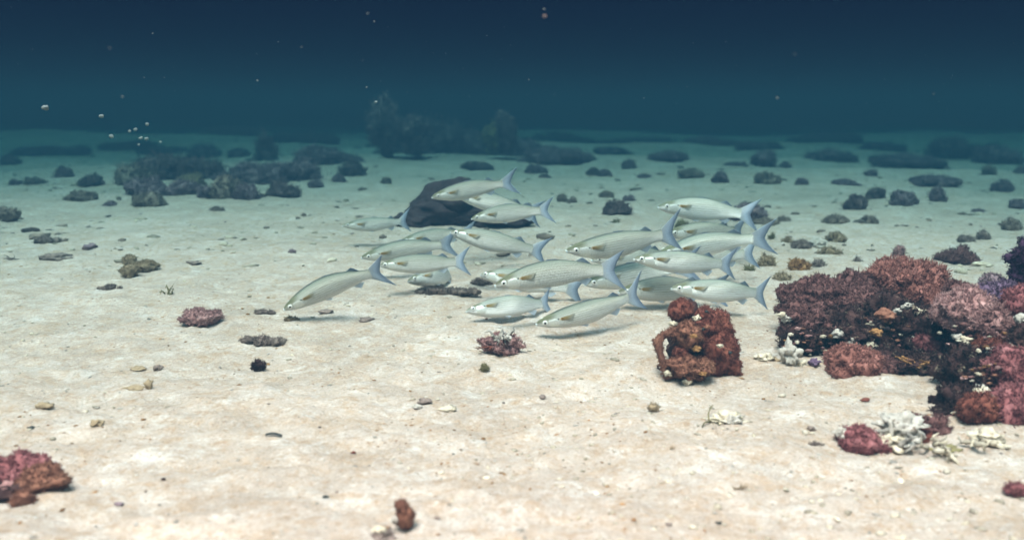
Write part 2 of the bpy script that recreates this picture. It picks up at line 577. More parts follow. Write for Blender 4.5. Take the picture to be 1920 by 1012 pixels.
def mound_right():
    base = on_sand(1860, 790)
    t = thing('coral_mound', base, 'tall reef block with a dark cave at its left foot, cut by the right edge', 'coral')
    put(t, 'rock', bushy(0.115, 0.12, 0.075, 81, tuft=0.0075, amp=0.3, sub=5, ridge=0.1, per=4, cover=.8), 'rock', 1880, 625, 1.98)
    put(t, 'rock', bushy(0.09, 0.09, 0.11, 82, tuft=0.0075, amp=0.3, sub=5, ridge=0.1, per=4, cover=.8), 'rock', 1905, 720, 1.78)
    put(t, 'rock', bushy(0.056, 0.05, 0.058, 83, tuft=0.0075, amp=0.3, sub=4, ridge=0.12, per=4, cover=.8), 'rock', 1812, 700, 1.79)
    put(t, 'rock', bushy(0.048, 0.04, 0.036, 84, tuft=0.0075, amp=0.35, sub=5, ridge=0.2, per=4, cover=.8), 'rock', 1806, 768, 1.67)
    put(t, 'soft_coral', bushy(0.062, 0.06, 0.045, 91, tuft=0.0068, amp=0.25), 'palepink', 1815, 585, 1.93, 'pale pink soft coral')
    put(t, 'soft_coral', bushy(0.055, 0.05, 0.038, 92, tuft=0.0065, amp=0.25), 'purple', 1885, 563, 1.97, 'violet soft coral')
    put(t, 'soft_coral', bushy(0.050, 0.04, 0.034, 93, tuft=0.0075, amp=0.2, long=1.5), 'palepink', 1873, 610, 1.84, 'star shaped pale pink soft coral')
    put(t, 'soft_coral', bushy(0.040, 0.04, 0.035, 94, tuft=0.006), 'magenta', 1918, 570, 1.84)
    put(t, 'soft_coral', bushy(0.052, 0.045, 0.045, 95, tuft=0.0062, amp=0.22), 'magenta', 1902, 695, 1.72)
    put(t, 'soft_coral', bushy(0.060, 0.055, 0.052, 96, tuft=0.0062, amp=0.22), 'magenta', 1905, 775, 1.62, 'large magenta soft coral at the foot')
    put(t, 'soft_coral', bushy(0.034, 0.03, 0.028, 97, tuft=0.0058), 'redbrown', 1835, 768, 1.61, 'red brown coral under the cave')
    put(t, 'soft_coral', bushy(0.030, 0.03, 0.020, 98, tuft=0.006), 'mauve', 1795, 545, 2.05)
    put(t, 'soft_coral', bushy(0.024, 0.03, 0.020, 99, tuft=0.006), 'plum', 1862, 532, 2.08)
    put(t, 'soft_coral', bushy(0.045, 0.04, 0.026, 100, tuft=0.006), 'redbrown', 1868, 655, 1.80)
    put(t, 'sponge', branches(0.06, 101, n=6, r=0.10, flat=0.2), 'ochre', 1835, 652, 1.82, 'yellow finger sponge above the cave')
    k = 110
    for (u, v, y, s) in ((1812, 638, 1.83, .013), (1858, 662, 1.77, .015), (1795, 632, 1.85, .010), (1842, 742, 1.66, .018), (1860, 752, 1.63, .016), (1838, 726, 1.69, .010), (1905, 650, 1.74, .012), (1913, 598, 1.78, .012), (1776, 742, 1.72, .009)):
        k += 1
        put(t, 'white_crust', blob(s, s * .7, s * .6, k, amp=0.55, freq=2.6, sub=3, ridge=0.2), 'white' if k % 3 else 'cream', u, v, y)
    L = [(1815, 775, 1.62, 26), (1850, 700, 1.68, 34), (1800, 640, 1.83, 34), (1870, 650, 1.75, 34)]
    for mt, n, sd in (('brown', 22, 11), ('mauve', 26, 12), ('cream', 18, 13), ('ochre', 8, 14), ('palepink', 18, 15)):
        crumbs(t, mt, L, n, .0025, .0060, sd)
    w = P(1922, 500, 2.02)
    d = thing('soft_coral', w - Vector((0, 0, 0.05)), 'near-black purple coral standing on top of the reef block', 'coral')
    put(d, 'coral_branches', bushy(0.034, 0.03, 0.045, 121, tuft=0.008, amp=0.35), 'darkpurple', 1924, 497, 2.02)
    put(d, 'stalk', blob(0.02, 0.02, 0.04, 122), 'darkpurple', 1926, 535, 2.02)


def lone_head():
    base = on_sand(1315, 716)
    t = thing('coral_column', base, 'upright red-brown coral head with a round knob, alone on the sand', 'coral')
    put(t, 'rock', blob(0.055, 0.05, 0.075, 131, amp=0.35, sub=5, ridge=0.15), 'rock', 1302, 655, 1.97)
    put(t, 'rock', blob(0.072, 0.05, 0.035, 132, amp=0.35, sub=5, ridge=0.15), 'rock', 1305, 695, 1.94)
    put(t, 'soft_coral', bushy(0.0265, 0.027, 0.0255, 133, tuft=0.0042, amp=0.12, per=4), 'redbrown', 1277, 583, 1.96, 'round red-brown knob on top')
    put(t, 'soft_coral', bushy(0.043, 0.04, 0.038, 134, tuft=0.0048, amp=0.2, per=4), 'redbrown', 1338, 618, 1.95)
    put(t, 'soft_coral', bushy(0.042, 0.042, 0.055, 135, tuft=0.0048, amp=0.16, per=4), 'redbrown', 1347, 668, 1.92)
    put(t, 'soft_coral', bushy(0.030, 0.03, 0.026, 136, tuft=0.0045, amp=0.25, per=4), 'brown', 1290, 628, 1.91)
    put(t, 'soft_coral', bushy(0.042, 0.03, 0.022, 137, tuft=0.0048, amp=0.3, per=4), 'brown', 1292, 690, 1.87)
    put(t, 'soft_coral', bushy(0.022, 0.022, 0.018, 146, tuft=0.0048, amp=0.25, per=4), 'redbrown', 1320, 592, 1.96)
    put(t, 'soft_coral', bushy(0.020, 0.02, 0.022, 147, tuft=0.0048, amp=0.25, per=4), 'redbrown', 1372, 690, 1.90)
    put(t, 'soft_coral', bushy(0.016, 0.02, 0.015, 138, tuft=0.0045, amp=0.2, per=4), 'redbrown', 1277, 660, 1.90)
    # side arm with a gap behind it
    pts = np.array([P(1266, 617, 1.92)[:], P(1246, 626, 1.91)[:], P(1233, 640, 1.90)[:], P(1238, 662, 1.89)[:], P(1242, 682, 1.88)[:], P(1256, 704, 1.87)[:]]) - np.array(base[:])
    v, f = tube(pts, [.008, .008, .011, .007, .007, .012], 12)
    v = v + fbm(v * 90, 9, 3)[:, None] * 0.004
    rng = np.random.default_rng(7)
    p, nn = surf_points(v, f, 500, rng)
    cv, cf = cones(p, unit(nn + rng.normal(size=p.shape) * .5), rng.uniform(.002, .006, 500), np.full(500, .0011), rng)
    o = mesh_obj('side_arm', np.vstack([v, cv]), np.vstack([f, cf + len(v)]), M['brown'], t)
    k = 140
    for (u, v, y, s, mt) in ((1307, 596, 1.9, .0075, 'cream'), (1262, 607, 1.93, .008, 'cream'), (1306, 654, 1.87, .008, 'ochre'), (1301, 630, 1.86, .006, 'ochre'), (1350, 648, 1.86, .0055, 'cream'),
                             (1238, 654, 1.9, .007, 'white'), (1252, 700, 1.86, .008, 'cream'), (1288, 716, 1.85, .008, 'cream'), (1318, 700, 1.84, .007, 'ochre'), (1326, 612, 1.88, .006, 'brown')):
        k += 1
        put(t, 'crust', blob(s, s * .7, s * .65, k, amp=0.5, freq=2.5, sub=3, ridge=0.2), mt, u, v, y)
    for (u, v, y) in ((1325, 584, 1.90), (1319, 617, 1.885), (1369, 661, 1.875)):
        k += 1
        put(t, 'dark_spot', blob(.0045, .003, .0035, k, sub=2), 'black', u, v, y)


mound_left()
mound_right()
lone_head()

# ------------------------------------------------------------------ rubble in front of the right-hand reef
def front_rubble():
    G = 'broken coral pieces at the foot of the right reef'
    s = on_sand(1615, 850)
    t = thing('soft_coral', s, 'rounded pink coral clump at the left end of the white rubble', 'coral')
    y = s.y + 0.03
    put(t, 'soft_coral_crown', bushy(0.040, 0.035, 0.027, 151, tuft=0.0052, amp=0.2, per=4), 'magenta', 1614, 829, y)
    put(t, 'base_rock', blob(0.042, 0.03, 0.014, 152, amp=0.4, ridge=0.2), 'rock', 1625, 847, y)
    put(t, 'white_crust', blob(0.010, 0.008, 0.008, 153, amp=0.5), 'white', 1577, 811, y)
    s = on_sand(1690, 842)
    t = thing('coral_rubble', s + Vector((0, 0, 0.006)), 'bleached white branching rubble beside the pink clump', 'coral rubble', G)
    v, f = branches(0.062, 161, n=9, r=0.105, flat=0.9)
    mesh_obj('branches', v, f, M['white'], t)
    put(t, 'crust', blob(0.030, 0.022, 0.016, 162, amp=0.6, ridge=0.3), 'white', 1690, 800, s.y + .035)
    put(t, 'crust', blob(0.020, 0.02, 0.013, 163, amp=0.6, ridge=0.3), 'cream', 1668, 825, s.y + .01)
    s = on_sand(1735, 828)
    t = thing('soft_coral', s, 'low greyish pink coral behind the white rubble', 'coral')
    put(t, 'soft_coral_crown', bushy(0.046, 0.035, 0.023, 171, tuft=0.0055, amp=0.3, per=4), 'mauve', 1738, 806, s.y + .05)
    put(t, 'soft_coral_crown', bushy(0.022, 0.02, 0.014, 172, tuft=0.0055, amp=0.3, per=4), 'redbrown', 1722, 822, s.y + .02)
    s = on_sand(1760, 848)
    t = thing('coral_rubble', s + Vector((0, 0, .004)), 'cream branching rubble with a dark underside, right of the white rubble', 'coral rubble', G)
    v, f = branches(0.058, 181, n=7, r=0.09, flat=0.5)
    mesh_obj('branches', v, f, M['cream'], t)
    put(t, 'crust', blob(0.020, 0.015, 0.008, 182, amp=0.5, ridge=.3), 'olive', 1778, 848, s.y)
    s = on_sand(1835, 836)
    t = thing('coral_rubble', s + Vector((0, 0, .004)), 'cream and tan rubble between the white rubble and the magenta coral', 'coral rubble', G)
    v, f = branches(0.050, 191, n=7, r=0.11, flat=0.4)
    mesh_obj('branches', v, f, M['cream'], t)
    put(t, 'crust', blob(0.024, 0.02, 0.014, 192, amp=0.4, ridge=.2), 'cream', 1850, 820, s.y + .02)
    s = on_sand(1352, 795)
    t = thing('coral_rubble', s + Vector((0, 0, .002)), 'small pale rubble piece with thin dark twigs, in front of the coral head', 'coral rubble')
    put(t, 'crust', blob(0.028, 0.015, 0.010, 201, amp=0.6, ridge=0.3), 'cream', 1362, 788, s.y + .01)
    put(t, 'crust', blob(0.012, 0.01, 0.008, 202, amp=0.6, ridge=0.3), 'white', 1375, 787, s.y)
    v, f = branches(0.050, 203, n=4, r=0.035, flat=0.5)
    mesh_obj('twigs', v + np.array([-.018, 0, 0]), f, M['olive'], t)
    v, f = branches(0.030, 204, n=3, r=0.05, flat=0.7)
    mesh_obj('twigs', v + np.array([.028, 0, 0]), f, M['olive'], t)
    s = on_sand(1485, 682)
    t = thing('coral_rubble', s, 'upright white rubble lump at the left foot of the reef mound', 'coral rubble')
    put(t, 'crust', blob(0.018, 0.016, 0.022, 211, amp=0.5, ridge=0.25), 'white', 1483, 664, s.y)
    put(t, 'crust', blob(0.012, 0.012, 0.010, 212, amp=0.5, ridge=0.25), 'cream', 1498, 684, s.y)
    s = on_sand(1432, 676)
    t = thing('coral_rubble', s, 'small pale rubble lump left of the upright white one', 'coral rubble')
    put(t, 'crust', blob(0.016, 0.012, 0.009, 213, amp=0.5, ridge=0.25), 'cream', 1432, 671, s.y)
    put(t, 'crust', blob(0.008, 0.008, 0.007, 214, amp=0.5, ridge=0.25), 'tan', 1455, 677, s.y)
    v, f = tube([P(1440, 668, s.y)[:], P(1462, 664, s.y)[:], P(1480, 660, s.y)[:]], [.0012, .001, .001], 5)
    mesh_obj('twig', v - np.array(s[:]), f, M['white'], t)


front_rubble()

# ------------------------------------------------------------------ lower left and bottom
def left_corner():
    s = on_sand(60, 925)
    t = thing('coral_clump', s, 'magenta and brown coral clump in the lower left corner', 'coral')
    y = s.y + .02
    put(t, 'soft_coral', bushy(0.040, 0.035, 0.024, 221, tuft=0.0048, amp=0.25, per=4), 'magenta', 40, 884, y + .03, 'magenta soft coral')
    put(t, 'soft_coral', bushy(0.034, 0.03, 0.020, 222, tuft=0.0046, amp=0.2, per=4), 'brown', 80, 902, y, 'brown soft coral')
    put(t, 'soft_coral', bushy(0.018, 0.02, 0.014, 223, tuft=0.0046, amp=0.2, per=4), 'redbrown', 0, 918, y)
    put(t, 'soft_coral', bushy(0.016, 0.014, 0.014, 226, tuft=0.0042, amp=0.15, per=4), 'brown', 42, 938, y - .05, 'round brown knob')
    put(t, 'crust', blob(0.009, 0.008, 0.006, 224, amp=0.5, ridge=.3), 'palepink', 16, 912, y - .02)
    put(t, 'rock', blob(0.045, 0.035, 0.014, 225, amp=0.4, ridge=.2), 'rock', 42, 912, y)
    s = on_sand(757, 990)
    t = thing('sponge', s, 'brown knobbly sponge with a white patch, bottom centre', 'sponge')
    a, f1 = bushy(0.0125, 0.012, 0.0155, 231, tuft=0.0022, amp=0.14, per=3)
    b, f2 = bushy(0.0085, 0.008, 0.008, 232, tuft=0.0022, amp=0.14, per=3)
    v, f = join([(a, f1), (b + np.array([-.006, 0, .016]), f2)])
    put(t, 'body', (v, f), 'brown', 760, 968, s.y)
    put(t, 'white_patch', blob(0.0045, 0.004, 0.0055, 233, amp=0.3), 'white', 740, 974, s.y - .009)
    s = on_sand(716, 1008)
    t = thing('coral_rubble', s, 'grey rubble piece with a cream top, left of the brown sponge', 'coral rubble')
    put(t, 'body', blob(0.0125, 0.010, 0.008, 234, amp=0.5, ridge=.3), 'grey', 716, 1006, s.y)
    put(t, 'crust', blob(0.008, 0.007, 0.004, 235, amp=0.4), 'cream', 712, 992, s.y)
    v, f = branches(0.022, 236, n=2, r=0.05, flat=1.2)
    mesh_obj('twig', v + np.array([.004, 0, .012]), f, M['ochre'], t)
    # black shell fragment: a thin curved plate
    s = on_sand(514, 817)
    n = 12
    V, F = [], []
    for k in range(n + 1):
        a = k / n
        w = 0.0035 * (1 - 0.5 * a ** 3) * (0.55 + 0.45 * min(1, a * 5))
        x = -0.0155 + 0.031 * a
        zc = 0.0035 - 0.0035 * (2 * a - 1) ** 2
        for yy, zz in ((-w, 0), (0, .0035), (w, 0.001), (0, -.001)):
            V.append((x, yy - 0.004 * a, zz + zc + .001))
    for k in range(n):
        for j in range(4):
            j2 = (j + 1) % 4
            F.append((k * 4 + j, k * 4 + j2, (k + 1) * 4 + j2, (k + 1) * 4 + j))
    F += [(3, 2, 1, 0), (n * 4, n * 4 + 1, n * 4 + 2, n * 4 + 3)]
    tag(mesh_obj('shell_fragment', V, F, M['black'], None, s), 'thin black shell fragment lying alone on the sand', 'shell')
    # white barred coral clump in front of the fish
    s = on_sand(940, 662)
    t = thing('coral_clump', s, 'small dark red coral clump with white bars, in front of the fish', 'coral')
    put(t, 'soft_coral', bushy(0.040, 0.03, 0.022, 241, tuft=0.0055, amp=0.4, per=4), 'palepink', 938, 645, s.y + .01)
    v, f = branches(0.048, 242, n=12, r=0.10, flat=0.9)
    o = put(t, 'branches', (v, f), 'white', 945, 636, s.y - .012)
    v, f = branches(0.040, 243, n=7, r=0.085, flat=0.6)
    put(t, 'branches', (v, f), 'redbrown', 925, 652, s.y - .015)
    put(t, 'crust', blob(0.010, 0.01, 0.007, 244, amp=0.4), 'cream', 935, 624, s.y + .02)


left_corner()

# ------------------------------------------------------------------ single stones, knobs and rubble on the near and middle sand: (u, base v, width, height, material, style, label, category)
def scatter_near():
    L = [
        (370, 611, 82, 30, 'palepink', 'bushy', 'flattened mauve coral lump left of the diving fish', 'coral'),
        (496, 649, 88, 22, 'grey', 'rubble', 'curved grey-brown rubble piece below the diving fish', 'coral rubble'),
        (482, 696, 32, 24, 'rock', 'bushy', 'small dark red tuft below the curved rubble piece', 'coral'),
        (908, 698, 18, 16, 'olive', 'bushy', 'tiny olive tuft below the white barred clump', 'algae'),
        (240, 522, 34, 28, 'tan', 'bushy', 'brown knob, front of the three-knob cluster on the left sand', 'coral'),
        (242, 504, 26, 24, 'tan', 'bushy', 'brown knob, upper left of the three-knob cluster', 'coral'),
        (270, 508, 50, 22, 'tan', 'bushy', 'wide brown knob, right one of the three-knob cluster', 'coral'),
        (101, 487, 50, 12, 'grey', 'stone', 'long flat grey stone on the left sand', 'stone'),
        (166, 469, 22, 12, 'plum', 'stone', 'round dark stone above the long flat one', 'stone'),
        (12, 416, 40, 28, 'plum2', 'bushy', 'brown coral lump cut by the left edge', 'coral'),
        (62, 434, 46, 10, 'grey', 'rubble', 'low grey rubble right of the lump at the left edge', 'coral rubble'),
        (84, 459, 50, 18, 'grey', 'rubble', 'branched grey rubble above the long flat stone', 'coral rubble'),
        (202, 545, 48, 11, 'grey', 'rubble', 'thin grey rubble strip under the brown knobs', 'coral rubble'),
        (313, 551, 28, 18, 'olive', 'branch', 'olive rubble bit right of the brown knobs', 'coral rubble'),
        (22, 488, 34, 9, 'grey', 'branch', 'faint low rubble left of the long flat stone', 'coral rubble'),
        (494, 589, 44, 12, 'grey', 'rubble', 'grey rubble strip left of the diving fish nose', 'coral rubble'),
        (611, 587, 26, 6, 'grey', 'stone', 'thin flat chip under the diving fish', 'stone'),
        (545, 601, 22, 12, 'tan', 'rubble', 'tan rubble bit right under the diving fish nose', 'coral rubble'),
        (686, 603, 26, 7, 'grey', 'stone', 'small grey stone right of the fish shadow', 'stone'),
        (277, 728, 16, 18, 'tan', 'stone', 'small tan stone on the lower left sand', 'stone'),
        (248, 732, 34, 7, 'tan', 'stone', 'long tan pebble beside the small tan stone', 'stone'),
        (296, 694, 15, 12, 'grey', 'stone', 'dark pebble above the small tan stone', 'stone'),
        (256, 695, 26, 7, 'tan', 'stone', 'flat tan pebble left of the dark pebble', 'stone'),
        (81, 767, 30, 12, 'tan', 'stone', 'tan pebble toward the left edge', 'stone'),
        (179, 796, 22, 15, 'tan', 'stone', 'brown pitted pebble above the corner clump', 'stone'),
        (56, 801, 12, 6, 'black', 'stone', 'tiny black pebble left of the pitted one', 'stone'),
        (547, 474, 12, 7, 'plum', 'stone', 'tiny dark stone above the diving fish', 'stone'),
        (362, 494, 26, 6, 'grey', 'stone', 'thin grey chip right of the brown knobs', 'stone'),
        (797, 757, 22, 11, 'grey', 'stone', 'grey pebble among white sand lumps, centre', 'stone'),
        (783, 766, 18, 8, 'white', 'stone', 'white pebble left below the grey one', 'stone'),
        (836, 772, 34, 10, 'cream', 'stone', 'flat cream stone right of the white pebble', 'stone'),
        (1018, 748, 12, 7, 'grey', 'stone', 'tiny grey pebble right of centre', 'stone'),
        (1522, 806, 14, 8, 'grey', 'stone', 'dark pebble left of the pink front clump', 'stone'),
        (1530, 835, 30, 6, 'grey', 'rubble', 'low grey rubble streak left of the pink front clump', 'coral rubble'),
        (1226, 773, 22, 16, 'tan', 'bushy', 'small tan algae tuft in front of the coral head', 'algae'),
        (1390, 918, 34, 13, 'tan', 'branch', 'tan twig lying on the bare sand below the reef', 'twig'),
        (1262, 842, 12, 14, 'tan', 'branch', 'small upright tan twig on bare sand', 'twig'),
        (1912, 930, 50, 24, 'magenta', 'bushy', 'low reddish coral cut by the lower right edge', 'coral'),
        (1624, 752, 16, 6, 'redbrown', 'stone', 'rust coloured chip under the reef mound', 'stone'),
        (1348, 984, 12, 5, 'black', 'stone', 'tiny black chip near the bottom edge', 'stone'),
        (1254, 985, 13, 5, 'grey', 'stone', 'tiny brown chip left of the black one', 'stone'),
        (610, 933, 11, 5, 'black', 'stone', 'tiny dark chip left of the brown sponge', 'stone'),
        (222, 948, 16, 5, 'plum', 'stone', 'small mauve chip right of the corner clump', 'stone'),
        (820, 974, 12, 5, 'grey', 'stone', 'tiny grey chip right of the brown sponge', 'stone'),
        (663, 850, 9, 4, 'redbrown', 'stone', 'tiny rust chip right of the black shell', 'stone'),
        (306, 900, 8, 5, 'rock', 'stone', 'tiny dark red chip between the shell and the corner clump', 'stone'),
        (834, 552, 130, 20, 'grey', 'rubble', 'long low grey rubble bed under the left half of the school', 'coral rubble'),
        (905, 536, 40, 18, 'grey', 'rubble', 'dark rubble beside the open left of the largest fish', 'coral rubble'),
        (790, 444, 60, 10, 'plum', 'rubble', 'dark rubble beneath the leftmost level fish', 'coral rubble'),
    ]
    k = 300
    for (u, vb, w, h, mt, st, lab, cat) in L:
        k += 1
        s = on_sand(u, vb)
        ps = s.y / FPX * 1.02
        W, H = w * ps, h * ps
        if st == 'bushy':
            v, f = bushy(W / 2 * .86, W / 2 * .7, H / 2 * .86, k, tuft=max(.004, min(W, H) * .13), amp=0.3, freq=2.4, per=4, sub=3)
            v[:, 2] += H * .42
            nm = {'coral': 'soft_coral', 'algae': 'algae_tuft'}[cat]
        elif st == 'rubble':
            rr = np.random.default_rng(k)
            geo = []
            for q in range(16 if w > 60 else 9):
                a_ = rr.uniform(-1, 1); s_ = H * rr.uniform(.22, .52) * (1.15 - .5 * abs(a_))
                dip = (.35 * H * a_ * a_) if w == 88 else 0
                g_, f_ = bushy(s_ * rr.uniform(.9, 1.8), s_, s_ * .8, k * 31 + q, tuft=max(.003, s_ * .3), amp=.45, per=3, sub=2, fine=1.0)
                geo.append((g_ + np.array([a_ * W * .42, rr.normal() * W * .05, s_ * .45 + dip]), f_))
            v, f = join(geo)
            nm = 'coral_rubble'
        elif st == 'branch':
            v, f = branches(W * .62, k, n=7 if w > 25 else 4, r=0.075, flat=min(1.2, 2.2 * H / W), fork=2)
            v[:, 0] *= 1.0; v[:, 1] *= .6
            mx = np.percentile(v[:, 2], 97)
            v[:, 2] *= min(2.0, H / max(mx, 1e-4))
            sx = W / (v[:, 0].max() - v[:, 0].min()); v[:, 0] *= sx
            nm = 'twig' if cat == 'twig' else 'coral_rubble'
        else:
            v, f = blob(W / 2, W / 2 * .75, H / 2, k, amp=0.4, freq=1.9, sub=3, ridge=0.12)
            v[:, 2] += H * .35
            nm = 'stone'
        tag(mesh_obj(nm, v, f, M[mt], None, s + Vector((0, v[:, 1].max() * .5, 0))), lab, cat)


scatter_near()

# ------------------------------------------------------------------ the big dark rock behind the fish
def dark_rock():
    s = on_sand(865, 428)
    t = thing('rock', s + Vector((0, .2, 0)), 'large smooth dark rock behind the upper left fish', 'rock')
    y = s.y + .30
    put(t, 'body', blob(0.240, 0.22, 0.110, 501, amp=0.14, freq=1.4, sub=5, ridge=.03), 'darkrock', 835, 400, y)
    put(t, 'body', blob(0.165, 0.18, 0.145, 502, amp=0.14, freq=1.4, sub=5, ridge=.03), 'darkrock', 850, 385, y - .02)
    put(t, 'foot', blob(0.21, 0.12, 0.060, 503, amp=0.2, freq=1.8, sub=5), 'darkrock', 925, 410, y - .12)
    put(t, 'foot', blob(0.10, 0.10, 0.045, 504, amp=0.3, freq=1.8, sub=4), 'darkrock', 775, 416, y - .14)


dark_rock()

